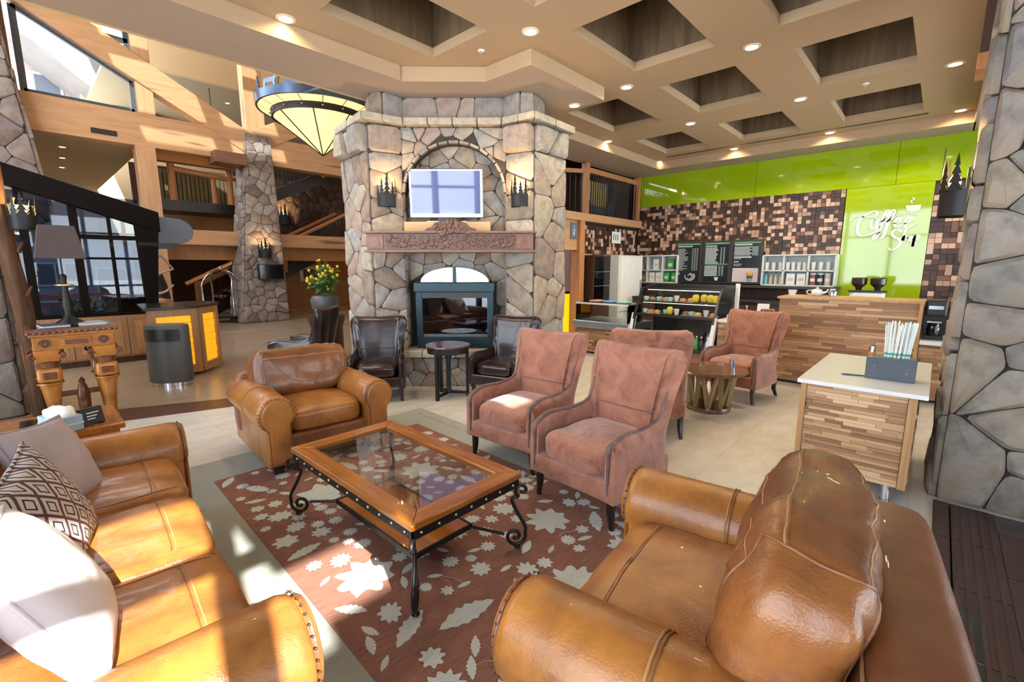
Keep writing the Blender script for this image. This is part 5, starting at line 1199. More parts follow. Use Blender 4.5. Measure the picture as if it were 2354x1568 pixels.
for lev,z,x0,seq in (('top',1.03,7.42,['mint','brown','mint','golden','mint','white','orange','golden','yellow','yellow','yellow','yellow']),('middle',0.82,7.33,['mint','orange','golden','mint','yellow','white','brown','mint','golden','white','orange'])):
    for k,c in enumerate(seq):
        y = 3.70-k*1.16/(len(seq)-1); q = thing('pastry', '%s item, %s from the left on the %s shelf of the pastry case'%({'mint':'pale blue wrapped','yellow':'yellow bagged','white':'white cupped','golden':'golden baked','brown':'brown baked','orange':'orange glazed'}[c],ordn[k],lev), 'pastry', (x0+rg.uniform(0,0.12),y,z), 0, 'pastries in the display case')
        if c == 'yellow': softbox(0.09,0.10,0.13,3,6,0,0.006,k).build('bag', pm[c], q, 180, loc=(0,0,0.065))
        elif c == 'mint': MB().lathe([(0.0001,0),(0.04,0),(0.052,0.05),(0.048,0.065),(0.0001,0.075)],12).build('cup', pm[c], q, 50)
        elif c == 'white': MB().lathe([(0.0001,0),(0.03,0),(0.045,0.10),(0.0001,0.105)],12).build('cup', pm[c], q, 50)
        else:
            MB().lathe([(0.0001,0),(0.045,0),(0.06,0.03),(0.05,0.055),(0.0001,0.068)],12).build('bun', pm[c], q, 60); MB().box(-0.08,0.08,-0.055,0.055,-0.0,0.004).build('doily', M['paper'], q)
bc = [('blue',(0.05,0.25,0.55)),('teal',(0.1,0.5,0.5)),('orange',(0.7,0.2,0.04)),('green',(0.05,0.40,0.08)),('black',(0.03,0.03,0.04)),('white',(0.6,0.65,0.7))]
bmt = {n:plain('drink_'+n,c,0.2) for n,c in bc}
for k,n in enumerate(['teal','blue','blue','teal','white','orange','orange','orange','black','green','black','green','black','white']):
    y = 3.70-k*0.088; q = thing('drink_bottle', '%s drink bottle, %s from the left on the bottom shelf of the case'%(n,ordn[k] if k < 12 else ['thirteenth','last'][k-12]), 'bottle', (7.22+0.03*(k%2),y,0.30), 0, 'drinks in the display case')
    MB().lathe([(0.0001,0),(0.032,0),(0.032,0.13),(0.014,0.18),(0.014,0.2),(0.0001,0.2)],10).build('bottle', bmt[n], q, 40); MB().lathe([(0.0001,0.2),(0.016,0.2),(0.016,0.22),(0.0001,0.22)],8).build('cap', M['white'], q)
wp = thing('white_service_pole', 'slim white upright post behind the pastry case', 'post', (8.06,2.42,0)); MB().box(-0.03,0.03,-0.03,0.03,0,1.33).build('shaft', M['white'], wp, bevel=0.006)
# items on the low counter
def things_on_low():
    q = thing('pump_bottle','slim grey pump bottle on the low white counter','bottle',(7.5,2.10,0.82)); MB().lathe([(0.0001,0),(0.035,0),(0.035,0.12),(0.012,0.15),(0.012,0.19),(0.0001,0.19)],12).build('bottle', M['silver'], q, 40); MB().box(-0.05,0.01,-0.008,0.008,0.19,0.205).build('pump', M['white'], q)
    q = thing('order_tablet','white payment tablet on a stand on the low counter','tablet',(7.45,1.86,0.82)); MB().box(-0.09,0.03,-0.07,0.07,0,0.02).build('base', M['white'], q); MB().obox((-0.03,0,0.14),(0.02,0.16,0.22),M=Matrix.Rotation(R(12),3,'Y')).build('screen', M['white'], q, bevel=0.006); MB().obox((-0.042,0,0.145),(0.004,0.05,0.05),M=Matrix.Rotation(R(12),3,'Y')).build('emblem', M['black'], q)
    q = thing('chalkboard_sign','small chalkboard sign in a pale wooden frame on the counter front','sign',(7.16,1.72,0.82)); MB().box(-0.012,0.012,-0.075,0.075,0,0.20).build('frame', M['desk'], q, bevel=0.004); MB().box(-0.016,-0.012,-0.058,0.058,0.02,0.18).build('slate', M['black'], q); MB().box(-0.04,0.02,-0.06,0.06,0.0,0.02).build('foot', M['white'], q)
    q = thing('napkin_stack','low white stack of napkins on the low counter','napkins',(7.42,2.24,0.82)); MB().box(-0.08,0.08,-0.09,0.09,0,0.06).build('stack', M['paper'], q)
    q = thing('card_terminal','dark blue card terminal on the low counter','terminal',(7.35,2.02,0.82)); softbox(0.16,0.09,0.06,5,6).build('body', M['slate'], q, 180, loc=(0,0,0.03)); MB().box(-0.05,0.05,-0.03,0.03,0.058,0.064).build('keypad', M['black'], q)
things_on_low()
def cup(name, label, loc, r=0.04, h=0.1, mat='paper', group=None, rim=True):
    q = thing(name, label, 'cup', loc, 0, group); MB().lathe([(0.0001,0),(r*0.72,0),(r,h),(r*0.93,h),(r*0.68,0.01),(0.0001,0.01)],14).build('wall', M[mat] if isinstance(mat,str) else mat, q, 40)
    if rim: MB().lathe([(r*0.94,h-0.004),(r*1.05,h-0.002),(r*1.05,h+0.004),(r*0.94,h+0.004)],14).build('rim', M['white'], q, 60)
    return q
cup('espresso_cup','small white cup upside down at the left end of the tall counter',(7.55,1.53,1.20),0.055,0.075,'white')
q = thing('white_teapot','white teapot with spout on the tall wooden counter','teapot',(7.6,1.24,1.20)); MB().lathe([(0.0001,0),(0.05,0),(0.075,0.04),(0.06,0.085),(0.03,0.1),(0.0001,0.1)],16).build('body', M['white'], q, 60); MB().tube([(0,-0.06,0.04),(0,-0.11,0.06),(0,-0.13,0.10)],[0.02,0.014,0.009],8).build('spout', M['white'], q, 60); MB().tube(catmull([(0,0.06,0.08),(0,0.12,0.07),(0,0.11,0.03),(0,0.06,0.02)],5),0.008,6).build('handle', M['white'], q, 60); MB().sphere((0,0,0.11),0.015,8,5,1).build('knob', M['white'], q, 60)
q = thing('glass_jar','small clear glass jar right of the teapot on the counter','jar',(7.6,1.06,1.20)); MB().lathe([(0.0001,0),(0.045,0),(0.05,0.06),(0.035,0.09),(0.0001,0.09)],14).build('jar', M['silver'], q, 50); MB().lathe([(0.0001,0.09),(0.03,0.09),(0.03,0.105),(0.0001,0.105)],10).build('lid', M['white'], q)
# espresso grinders
gm = thing('twin_coffee_grinder','white twin coffee grinder with two dark bean hoppers on the back bar','grinder',(9.6,0.86,0.96))
softbox(0.30,0.46,0.24,9,8).build('body', M['white'], gm, 180, loc=(0,0,0.12)); MB().box(-0.16,0.16,-0.25,0.25,0.23,0.26).build('black_collar', M['black'], gm, bevel=0.008)
hop = plain('smoky_hopper',(0.03,0.022,0.018),0.15)
for y in (0.125,-0.125):
    h_ = MB().lathe([(0.04,0.26),(0.045,0.30),(0.105,0.36),(0.11,0.45),(0.0001,0.45)],18,(0,y,0)).build('hopper', hop, gm, 40); MB().lathe([(0.0001,0.45),(0.108,0.45),(0.10,0.465),(0.0001,0.47)],18,(0,y,0)).build('lid', M['black'], h_, 40)
    MB().box(-0.155,-0.148,y-0.045,y+0.045,0.07,0.14).build('dial_window', M['black'], gm, bevel=0.003)
bkc = thing('back_bar','dark back bar counter under the menu boards','counter',(0,0,0)); MB().box(9.35,10.55,0.2,5.0,0.05,0.92).build('body', M['wall_wood_dark'], bkc); MB().box(9.32,10.58,0.2,5.0,0.92,0.96).build('top', M['black'], bkc, bevel=0.004)
for k in range(8): MB().box(9.335,9.35,0.22+k*0.6,0.78+k*0.6,0.1,0.88).build('door', M['wall_wood_dark'], bkc)
# black brewer
br = thing('coffee_brewer','black airpot coffee brewer on the white ledge beside the stone column','coffee maker',(7.42,0.0,0.75))
MB().box(-0.12,0.16,-0.10,0.09,0,0.05).build('base', M['black'], br, bevel=0.01); MB().box(0.02,0.16,-0.10,0.09,0.05,0.30).build('column', M['black'], br); MB().box(-0.13,0.16,-0.10,0.09,0.28,0.47).build('head', M['black'], br, bevel=0.02)
MB().box(-0.135,-0.13,-0.07,0.06,0.36,0.40).build('badge', M['silver'], br); MB().box(-0.135,-0.13,-0.07,0.06,0.20,0.22).build('drip_bar', M['silver'], br); MB().lathe([(0.0001,0.05),(0.05,0.05),(0.06,0.12),(0.05,0.19),(0.03,0.22)],14,(-0.05,0,0)).build('carafe', M['blackgloss'], br, 50)
# menu boards
mb = [('left menu board with price columns and a dark swirl picture',4.53,3.90),('middle menu board with pale text block and tiny cup',3.91,3.29),('right menu board with a photo of a layered drink',3.31,2.68)]
mtx = plain('menu_print_pale',(0.42,0.50,0.52),0.6,var=0.3,scale=40); mgr = plain('menu_print_green',(0.12,0.30,0.14),0.6); mbk = plain('menu_panel_dark',(0.012,0.018,0.024),0.25); mwl = plain('menu_frame',(0.035,0.028,0.028),0.4)
shf = thing('menu_ledge','long dark ledge shelf under the menu boards on the cafe wall','shelf',(0,0,0)); MB().box(10.22,10.62,1.36,5.58,1.18,1.23).build('board', mwl, shf, bevel=0.004)
for k,(lab,ya,yb_) in enumerate(mb):
    t = thing('menu_board', lab, 'menu board', (10.40,(ya+yb_)/2,1.23), 0, 'cafe menu boards'); W = ya-yb_-0.02; rg = random.Random(60+k)
    MB().box(-0.02,0.02,-W/2,W/2,0.02,0.93).build('frame', mwl, t, bevel=0.005); MB().box(-0.024,-0.02,-W/2+0.05,W/2-0.04,0.05,0.90).build('panel', mbk, t)
    MB().box(-0.027,-0.024,-W/2+0.05,W/2-0.05,0.855,0.89).build('green_heading', mgr, t)
    b = MB(); L0 = W/2-0.06
    def line(z, y0, y1, hh=0.012): b.box(-0.027,-0.024,y1,y0,z-hh/2,z+hh/2)
    if k == 0:
        line(0.825,L0,L0-0.33,0.025)
        for i in range(17):
            z = 0.77-i*0.029; line(z,L0,L0-rg.uniform(0.12,0.26))
            for j in range(3): line(z,-L0+0.13-j*0.05+0.03,-L0+0.10-j*0.05+0.03)
        b.build('menu_text', mtx, t); s = MB()
        for i in range(3): s.tube([( -0.027,-0.06+(0.05+0.03*i)*math.cos(a),0.16+(0.04+0.025*i)*math.sin(a)) for a in [0.4+i+4.2*q/14 for q in range(15)]],0.011,5)
        s.sphere((-0.026,L0-0.05,0.22),0.02,8,5,1); s.build('swirl_picture', plain('swirl_white',(0.55,0.52,0.6),0.6), t, 60)
    elif k == 1:
        line(0.82,L0,L0-0.24,0.025)
        for i in range(13):
            z = 0.78-i*0.027; line(z,L0,L0-rg.uniform(0.2,0.3),0.017)
            for j in range(2): line(z,-L0+0.13-j*0.06+0.03,-L0+0.10-j*0.06+0.03)
        for i in range(8):
            z = 0.39-i*0.029; line(z,L0,L0-0.27,0.02)
            for j in range(2): line(z,-L0+0.15-j*0.06+0.03,-L0+0.11-j*0.06+0.03)
        b.build('menu_text', mtx, t); MB().lathe([(0.0001,0),(0.03,0),(0.05,0.07),(0.0001,0.075)],12,(-0.02,-0.02,0.08)).build('cup_picture', M['white'], t, 40); MB().box(-0.027,-0.024,-W/2+0.06,W/2-0.06,0.42,0.44).build('green_rule', mgr, t)
    else:
        line(0.83,L0,L0-0.34,0.03)
        for i in range(7):
            z = 0.78-i*0.027; line(z,L0,L0-rg.uniform(0.28,0.36),0.016); line(z,-L0+0.14,-L0+0.03)
        line(0.575,L0,L0-0.34,0.03); line(0.54,L0,L0-0.14); line(0.48,L0,L0-0.10,0.025); line(0.43,L0,L0-0.16); line(0.40,L0,L0-0.14); b.build('menu_text', mtx, t)
        MB().box(-0.028,-0.024,-W/2+0.06,W/2-0.05,0.06,0.35).build('photo_panel', plain('mauve_photo_backdrop',(0.55,0.48,0.52),0.5,var=0.1,scale=3), t)
        MB().lathe([(0.0001,0),(0.05,0),(0.058,0.06),(0.0001,0.06)],12,(-0.01,-0.09,0.08)).build('drink_base', plain('jade_green',(0.2,0.45,0.36),0.5), t, 40); MB().lathe([(0.0001,0.06),(0.058,0.06),(0.066,0.11),(0.0001,0.11)],12,(-0.01,-0.09,0.08)).build('drink_middle', M['carved_dark'], t, 40); MB().lathe([(0.0001,0.11),(0.066,0.11),(0.07,0.17),(0.04,0.2),(0.0001,0.21)],12,(-0.01,-0.09,0.08)).build('drink_foam', pm['golden'], t, 40)
# cubby shelves
def cubby(label, ya, yb_, z0, z1, divs, zmid):
    t = thing('cubby_shelf', label, 'shelf unit', (10.30,0,0)); 
    MB().box(0.29,0.31,yb_,ya,z0,z1).build('back_panel', M['whitepaint'], t)
    for z in (z0,zmid,z1): MB().box(0,0.29,yb_,ya,z-0.012,z+0.012).build('shelf_board', M['whitepaint'], t)
    for y in [ya,yb_]+divs: MB().box(0,0.29,y-0.013,y+0.013,z0,z1).build('divider', M['whitepaint'], t)
cubby('white cubby shelf of boxes and green bags left of the menu boards',5.55,4.44,1.245,1.86,[5.17,4.79],1.53)
cubby('white cubby shelf of paper cups and jars right of the menu boards',2.66,1.44,1.245,1.83,[2.29,1.87],1.53)
bn = plain('kraft_bag',(0.42,0.24,0.13),0.8); gb = plain('green_foil_bag',(0.02,0.30,0.04),0.35); rb = plain('red_brown_cup',(0.30,0.09,0.06),0.6); drk = plain('dark_jar',(0.03,0.03,0.05),0.2); lbl = plain('label_cream',(0.6,0.55,0.48),0.7); blu = plain('pale_blue_bottle',(0.2,0.5,0.65),0.3)
def bag(label, y, z, w, hh, mat, grp):
    q = thing('coffee_bag', label, 'bag', (10.40,y,z), 0, grp); softbox(0.09,w,hh,4,6,0,0.004,int(y*10)).build('pouch', mat, q, 180, loc=(0,0,hh/2)); MB().box(-0.05,-0.046,-w*0.28,w*0.28,hh*0.3,hh*0.6).build('label_patch', lbl, q)
def carton(label, y, z, w, hh, grp):
    q = thing('white_carton', label, 'carton', (10.42,y,z), 0, grp); MB().box(-0.06,0.06,-w/2,w/2,0,hh).build('carton', M['white'], q, bevel=0.004); MB().box(-0.063,-0.06,-w*0.3,w*0.3,hh*0.35,hh*0.6).build('label_patch', lbl, q)
zl, zu = 1.257, 1.542; G = 'goods in the left cubby shelf'
for k,y in enumerate((5.44,5.35,5.26)): cup('tumbler','red and white tumbler, %s of three in the upper left cubby'%ordn[k],(10.40,y,zu),0.038,0.17,rb if k != 1 else 'white',G)
carton('tall white carton alone in the upper middle cubby',4.97,zu,0.14,0.24,G); bag('green foil bag in the upper right cubby beside the menu board',4.62,zu,0.17,0.24,gb,G)
bag('kraft paper bag, left one in the lower left cubby',5.42,zl,0.11,0.2,bn,G); bag('kraft paper bag, right one in the lower left cubby',5.28,zl,0.11,0.2,bn,G)
carton('white carton, left of two in the lower middle cubby',5.06,zl,0.13,0.22,G); carton('white carton, right of two in the lower middle cubby',4.9,zl,0.13,0.22,G)
bag('green foil bag, left of two in the lower right cubby',4.70,zl,0.14,0.23,gb,G); bag('green foil bag, right of two in the lower right cubby',4.53,zl,0.13,0.23,gb,G)
G = 'goods in the right cubby shelf'
for c,(a,n,nm) in enumerate(((2.60,3,'left'),(2.23,4,'middle'),(1.80,3,'right'))):
    for k in range(n): cup('paper_cup','white paper cup, %s in the upper %s cubby of the right shelf'%(ordn[k],nm),(10.40,a-k*(0.095 if n == 4 else 0.12),zu),0.04,0.15,'paper',G)
for k in range(4):
    q = thing('syrup_bottle','%s syrup bottle, %s in the lower left cubby of the right shelf'%('pale blue' if k == 0 else 'cream labelled',ordn[k]),'bottle',(10.40,2.60-k*0.088,zl),0,G); MB().lathe([(0.0001,0),(0.032,0),(0.032,0.13),(0.012,0.18),(0.012,0.225),(0.0001,0.225)],12).build('bottle', blu if k == 0 else lbl, q, 40); MB().lathe([(0.0001,0.225),(0.015,0.225),(0.015,0.245),(0.0001,0.245)],8).build('cap', M['black'], q)
for k in range(2): carton('pale grey carton, %s of two in the lower middle cubby of the right shelf'%ordn[k],2.16-k*0.18,zl,0.15,0.22,G)
for k,(m_,nm) in enumerate(((rb,'red brown'),(drk,'black'),(lbl,'cream'))):
    q = thing('coffee_canister','%s canister with pale label in the lower right cubby of the right shelf'%nm,'canister',(10.40,1.79-k*0.12,zl),0,G); MB().lathe([(0.0001,0),(0.05,0),(0.05,0.2),(0.0001,0.2)],14).build('body', m_, q, 40); MB().lathe([(0.0001,0.2),(0.052,0.2),(0.052,0.225),(0.0001,0.23)],14).build('lid', M['white'], q, 40); MB().lathe([(0.0505,0.07),(0.0515,0.07),(0.0515,0.13),(0.0505,0.13)],10,(0,0,0),R(130),R(230)).build('label_patch', M['paper'], q)
# fridge, glass cabinet, notice
fr = thing('tall_white_cooler','tall white panelled cooler door unit on the mosaic side wall','cooler',(9.52,5.36,0)); MB().box(-0.54,0.54,-0.20,0.22,0,1.86).build('body', M['whitepaint'], fr, bevel=0.01); MB().box(-0.48,0.48,-0.225,-0.20,0.62,1.82).build('upper_door', M['white'], fr, bevel=0.008); MB().box(-0.48,0.48,-0.225,-0.20,0.05,0.59).build('lower_door', M['white'], fr, bevel=0.008)
for k in range(9): MB().box(-0.44+k*0.1,-0.435+k*0.1,-0.228,-0.225,0.66,1.78).build('panel_groove', M['whitepaint'], fr)
MB().box(0.38,0.42,-0.25,-0.225,1.0,1.3).build('handle', M['silver'], fr)
gcab = thing('glass_front_cabinet','dark glass fronted cabinet left of the white cooler','cabinet',(8.62,5.36,0)); MB().box(-0.33,0.33,0.0,0.22,0,1.85).build('body', M['wall_wood_dark'], gcab); MB().box(-0.30,0.30,-0.012,0.0,0.9,1.82).build('glass_door', M['glass_dark'], gcab)
for z in (1.2,1.5): MB().box(-0.30,0.30,-0.02,-0.012,z-0.008,z+0.008).build('shelf_edge', M['silver'], gcab)
nt = thing('paper_notice','small white paper notice pinned on the dark mosaic','notice',(9.55,5.585,2.27)); MB().box(-0.2,0.2,-0.006,0,-0.13,0.13).build('sheet', M['paper'], nt); b = MB(); 
for i in range(3): b.box(-0.14+i*0.09,-0.11+i*0.09,-0.008,-0.006,-0.06,0.07)
b.build('print', M['charcoal'], nt)
# lettering
LET = {
    'C':[(1.339,2.444),(1.297,2.497),(1.201,2.514),(1.094,2.482),(0.969,2.497),(0.95,2.557),(1.003,2.584),(1.1,2.537),(1.181,2.449),(1.208,2.325),(1.19,2.205),(1.133,2.155),(1.038,2.175),(0.943,2.232),(0.889,2.322)],
    'o':[(0.963,2.435),(1.011,2.407),(1.022,2.33),(0.991,2.274),(0.943,2.294),(0.932,2.371),(0.963,2.435),(0.899,2.415)],
    'f':[(0.896,2.384),(0.838,2.426),(0.798,2.515),(0.792,2.575),(0.818,2.584),(0.845,2.488),(0.875,2.306),(0.91,2.153),(0.941,2.092),(0.968,2.109),(0.937,2.17),(0.855,2.228)],
    'f2':[(0.832,2.365),(0.765,2.421),(0.719,2.509),(0.713,2.568),(0.738,2.578),(0.765,2.482),(0.795,2.301),(0.818,2.164),(0.843,2.104),(0.868,2.113)],
    'e':[(0.709,2.349),(0.64,2.375),(0.621,2.419),(0.653,2.444),(0.689,2.386),(0.681,2.31),(0.637,2.292),(0.588,2.334)],
    'e2':[(0.57,2.333),(0.499,2.374),(0.469,2.423),(0.501,2.448),(0.551,2.377),(0.549,2.302),(0.499,2.269),(0.403,2.338)],
    'sw':[(0.74,2.42),(0.67,2.49),(0.555,2.519),(0.466,2.504),(0.395,2.477)],
    'S':[(0.587,2.207),(0.65,2.248),(0.706,2.205),(0.687,2.136),(0.603,2.079),(0.577,2.002),(0.629,1.927),(0.699,1.898),(0.733,1.938)],
    'h':[(0.522,2.263),(0.536,2.174),(0.553,2.054),(0.541,2.114),(0.514,2.135),(0.499,2.105),(0.506,2.052)],
    'o3':[(0.45,2.133),(0.477,2.111),(0.472,2.066),(0.447,2.05),(0.427,2.079),(0.45,2.133)],
    'p':[(0.394,2.145),(0.405,2.034),(0.413,1.944),(0.406,2.041),(0.391,2.122),(0.358,2.136),(0.343,2.098),(0.362,2.062),(0.396,2.063)],
    'st':[(0.484,2.675),(0.511,2.714),(0.474,2.74),(0.501,2.779)],
    'cup':[(0.574,2.646),(0.373,2.643),(0.376,2.571),(0.401,2.536),(0.528,2.539),(0.556,2.585)],
}
lt = thing('coffee_shop_lettering','white script lettering Coffee Shop with a cup on the lime glass','lettering',(10.58,0,0))
for nm,pts in LET.items():
    if nm == 'cup':
        MB().prism([(p[0],p[1]) for p in pts],0,0.006,Matrix(((0,0,1,0),(1,0,0,0),(0,1,0,0),(0,0,0,1)))).build('cup_icon', M['frost'], lt); continue
    c = catmull([(0,p[0],p[1]) for p in pts],6); n = len(c); wd = 0.010 if nm in ('st','sw') else 0.021
    g = []
    for i,p in enumerate(c):
        d = (c[min(i+1,n-1)]-c[max(i-1,0)]); d = d.normalized() if d.length > 1e-6 else Vector((0,1,0)); nn = Vector((0,-d.z,d.y)); wq = wd*(0.35+0.75*abs(d.z))*(0.6+0.4*math.sin(PI*i/(n-1)))
        g.append([p+nn*wq+Vector((0.003,0,0)),p+nn*wq+Vector((-0.003,0,0)),p-nn*wq+Vector((-0.003,0,0)),p-nn*wq+Vector((0.003,0,0))])
    MB().grid(g, closed_v=True).build('letter_stroke', M['frost'], lt)
# ================================================================ KIOSK AND TABLES
kk = thing('condiment_kiosk', 'strip wood condiment kiosk with white top on chrome legs', 'kiosk', (0,0,0))
MB().box(3.83,5.08,0.03,0.65,0.15,0.775).build('body', M['slat_far'], kk)
slats(kk, M['slat_k'], 3.83, 0.065, 0.622, 0.15, 0.775, 0.0245, 21, 0.10, 0.32, budget=110)
for y0,y1 in ((0.018,0.063),(0.624,0.660)): MB().box(3.805,3.845,y0,y1,0.145,0.778).build('corner_post', M['desk'], kk, bevel=0.003)
slats(kk, M['slat_k'], 0.03, 3.86, 5.08, 0.15, 0.775, 0.03, 22, 0.14, 0.4, nrm=-1, budget=90, axis='x')
slats(kk, M['slat_k'], 0.65, 3.86, 5.08, 0.15, 0.775, 0.05, 23, 0.2, 0.6, nrm=1, budget=40, axis='x')
MB().box(3.77,5.13,-0.03,0.68,0.776,0.805).build('white_top', M['white'], kk, bevel=0.004)
for x in (3.93,4.98):
    for y in (0.12,0.56): MB().lathe([(0.0001,0),(0.03,0),(0.03,0.012),(0.026,0.014),(0.026,0.15),(0.0001,0.15)],18,(x,y,0)).build('leg', M['chrome'], kk, 40)
q = thing('straw_holder','dark slate box holder stacked with straws and stirrers on the kiosk','holder',(4.20,0.19,0.805))
MB().box(-0.075,0.075,-0.138,0.138,0,0.155).build('box', M['slate'], q, bevel=0.004)
for y,z in ((0.09,0.095),(-0.09,0.06)): MB().sphere((-0.076,y,z),0.005,8,5,1).build('screw', M['steel'], q, 60)
rg = random.Random(9); stm = plain('paper_straw',(0.80,0.86,0.84),0.7,var=0.05)
for k in range(34):
    x, y = 0.03+rg.uniform(-0.03,0.03), -0.02+rg.uniform(-0.07,0.07); s = thing('paper_straw','thin white paper straw in the bundle standing in the slate holder','straw',(4.20+x,0.19+y,0.95),0,'straws in the slate holder')
    dx, dy = rg.uniform(-0.012,0.012), y*0.28+rg.uniform(-0.015,0.015)
    MB().cyl((0,0,0),(dx,dy,rg.uniform(0.24,0.275)),0.0042,n=6).build('tube', stm, s); MB().cyl((dx*0.1,dy*0.1,0.026),(dx*0.16,dy*0.16,0.042),0.0046,n=6).build('band', bmt['teal'], s)
q = thing('salt_shaker','small glass shaker with metal cap behind the slate holder','shaker',(4.32,0.315,0.805)); MB().lathe([(0.0001,0),(0.022,0),(0.022,0.17),(0.0001,0.17)],12).build('glass', pm['orange'], q, 40); MB().lathe([(0.0001,0.17),(0.023,0.17),(0.02,0.21),(0.0001,0.225)],12).build('cap', M['chrome'], q, 40)
q = thing('ballpoint_pen','dark ballpoint pen lying on the white kiosk top','pen',(4.14,0.40,0.811),R(-76)); MB().tube([(-0.07,0,0),(-0.06,0,0),(0.06,0,0),(0.078,0,0)],[0.002,0.006,0.006,0.003],8).build('barrel', M['slate'], q, 60); MB().box(-0.05,0.0,-0.002,0.002,0.005,0.008).build('clip', M['silver'], q)
# small round hearth table
rt = thing('round_side_table','small round table with dark wood top between the dark leather chairs','table',(3.53,4.36,0))
MB().lathe([(0.0001,0.635),(0.265,0.635),(0.275,0.645),(0.27,0.66),(0.0001,0.66)],32).build('top', wood('plum_wood',(0.06,0.022,0.02),(0.13,0.055,0.045),'x',0.2,0.8,0.4), rt, 40)
MB().lathe([(0.24,0.565),(0.255,0.565),(0.255,0.635),(0.24,0.635)],32).build('apron', M['iron'], rt, 40)
for k in range(3):
    a = 2*PI*k/3+R(75); MB().box(-0.018,0.018,-0.018,0.018,0.0,0.60).build('leg', M['iron'], rt, loc=(0.235*math.cos(a),0.235*math.sin(a),0), rot=(0,0,a)); MB().beam((0,0,0.06),(0.235*math.cos(a),0.235*math.sin(a),0.045),0.03,0.03).build('stretcher', M['iron'], rt)
MB().lathe([(0.0001,0.05),(0.035,0.05),(0.028,0.12),(0.028,0.48),(0.08,0.565),(0.0001,0.565)],14).build('centre_column', M['teal'], rt, 40)
# far drum table
dt = thing('drum_table','low round wooden drum table with slatted cone base by the suede chairs','table',(5.24,1.80,0))
M['drumtop'] = wood('walnut_top',(0.10,0.042,0.02),(0.22,0.105,0.05),'x',0.2,0.7,0.4)
MB().lathe([(0.0001,0.44),(0.38,0.44),(0.395,0.455),(0.385,0.475),(0.0001,0.475)],36).build('top', M['drumtop'], dt, 40); MB().lathe([(0.0001,0),(0.24,0),(0.245,0.02),(0.235,0.05),(0.0001,0.05)],32).build('base_ring', M['drumtop'], dt, 40)
ol = plain('olive_tan_leg',(0.30,0.215,0.10),0.5)
for k in range(9):
    a = 2*PI*k/9; ca_, sa_ = math.cos(a), math.sin(a); b = MB()
    for s in (-1,1):
        p0 = Vector((0.20*math.cos(a),0.20*math.sin(a),0.05)); p1 = Vector((0.27*math.cos(a+s*0.28),0.27*math.sin(a+s*0.28),0.44)); b.beam(p0,p1,0.045,0.03)
    b.build('v_leg', ol, dt)
wb = cup('water_glass','small clear glass on the drum table edge',(5.42,1.62,0.475),0.036,0.09,M['silver'],None,False)
# ================================================================ LEFT SIDE FURNITURE
co = thing('carved_console', 'carved orange wood console table with bulbous legs and glass top', 'console table', (0.33,6.3,0))
MB().box(-0.30,0.30,0.0,0.52,0.80,0.93).build('apron', M['carved'], co, bevel=0.006); MB().box(-0.335,0.335,-0.03,0.55,0.965,1.005).build('top_frame', M['carved_dark'], co, bevel=0.008)
MB().box(-0.29,0.29,0.02,0.50,1.005,1.009).build('glass_top', M['blackgloss'], co)
MB().box(-0.32,0.32,-0.015,0.535,0.93,0.965).build('moulding', M['carved'], co, bevel=0.008)
for k in range(15): MB().sphere((-0.32+k*0.0457,-0.03,0.968),0.019,8,5,0.9).build('egg_carving', M['carved_dark'], co, 60)
MB().box(-0.10,0.12,-0.015,0.0,0.825,0.905).build('drawer', M['carved'], co, bevel=0.006); MB().box(-0.075,0.095,-0.022,-0.015,0.842,0.888).build('drawer_panel', M['carved_dark'], co, bevel=0.004)
for x in (-0.215,0.215): MB().lathe([(0.0001,-0.03),(0.012,-0.028),(0.014,-0.012),(0.03,-0.018),(0.034,-0.008),(0.045,-0.010),(0.045,0)],16).build('rosette', M['carved_dark'], co, 50, loc=(x,0,0.862), rot=(R(-90),0,0))
for x in (-0.215,0.215):
    for y in (0.09,0.43):
        lg = MB().lathe([(0.0001,0.0),(0.055,0.0),(0.06,0.03),(0.04,0.06),(0.045,0.10),(0.052,0.2),(0.075,0.40),(0.082,0.42),(0.082,0.44),(0.10,0.45),(0.10,0.47)],16).build('leg', M['carved'], co, 50, loc=(x,y,0))
        softbox(0.185,0.185,0.15,7,6).build('bulb_block', M['carved'], lg, 180, loc=(0,0,0.545)); MB().box(-0.05,0.05,-0.099,-0.088,0.51,0.58).build('inset_panel', M['carved_dark'], lg, bevel=0.004)
        MB().lathe([(0.085,0.62),(0.06,0.64),(0.07,0.66),(0.10,0.68)],16).build('collar', M['carved_dark'], lg, 50)
        for s in (-1,1): MB().tube([(s*0.10+0.035*math.cos(a)*(1-0.12*i),-0.085,0.735+0.035*math.sin(a)*(1-0.12*i)) for i,a in enumerate([PI/2-s*i*0.75 for i in range(9)])],0.014,6).build('volute', M['carved_dark'], lg, 60)
        MB().box(-0.09,0.09,-0.09,0.09,0.68,0.80).build('capital', M['carved'], lg, bevel=0.01)
MB().beam((-0.215,0.43,0.26),(0.215,0.43,0.26),0.05,0.05).build('stretcher', M['carved_dark'], co); MB().beam((0,0.09,0.20),(0,0.43,0.20),0.05,0.05).build('stretcher', M['carved_dark'], co)
fn = MB().lathe([(0.0001,0.1),(0.05,0.1),(0.055,0.26),(0.04,0.33),(0.035,0.36),(0.02,0.38),(0.03,0.41),(0.0001,0.45)],12).build('finial', M['carved_dark'], co, 50, loc=(0.02,0.30,0))
lm = thing('table_lamp', 'table lamp with square brown shade on the carved console', 'lamp', (0.33,6.60,1.009))
MB().lathe([(0.0001,0),(0.13,0),(0.12,0.02),(0.05,0.07),(0.03,0.12),(0.045,0.2),(0.03,0.3),(0.022,0.45),(0.03,0.5),(0.015,0.52),(0.0001,0.52)],16).build('base', M['iron'], lm, 50)
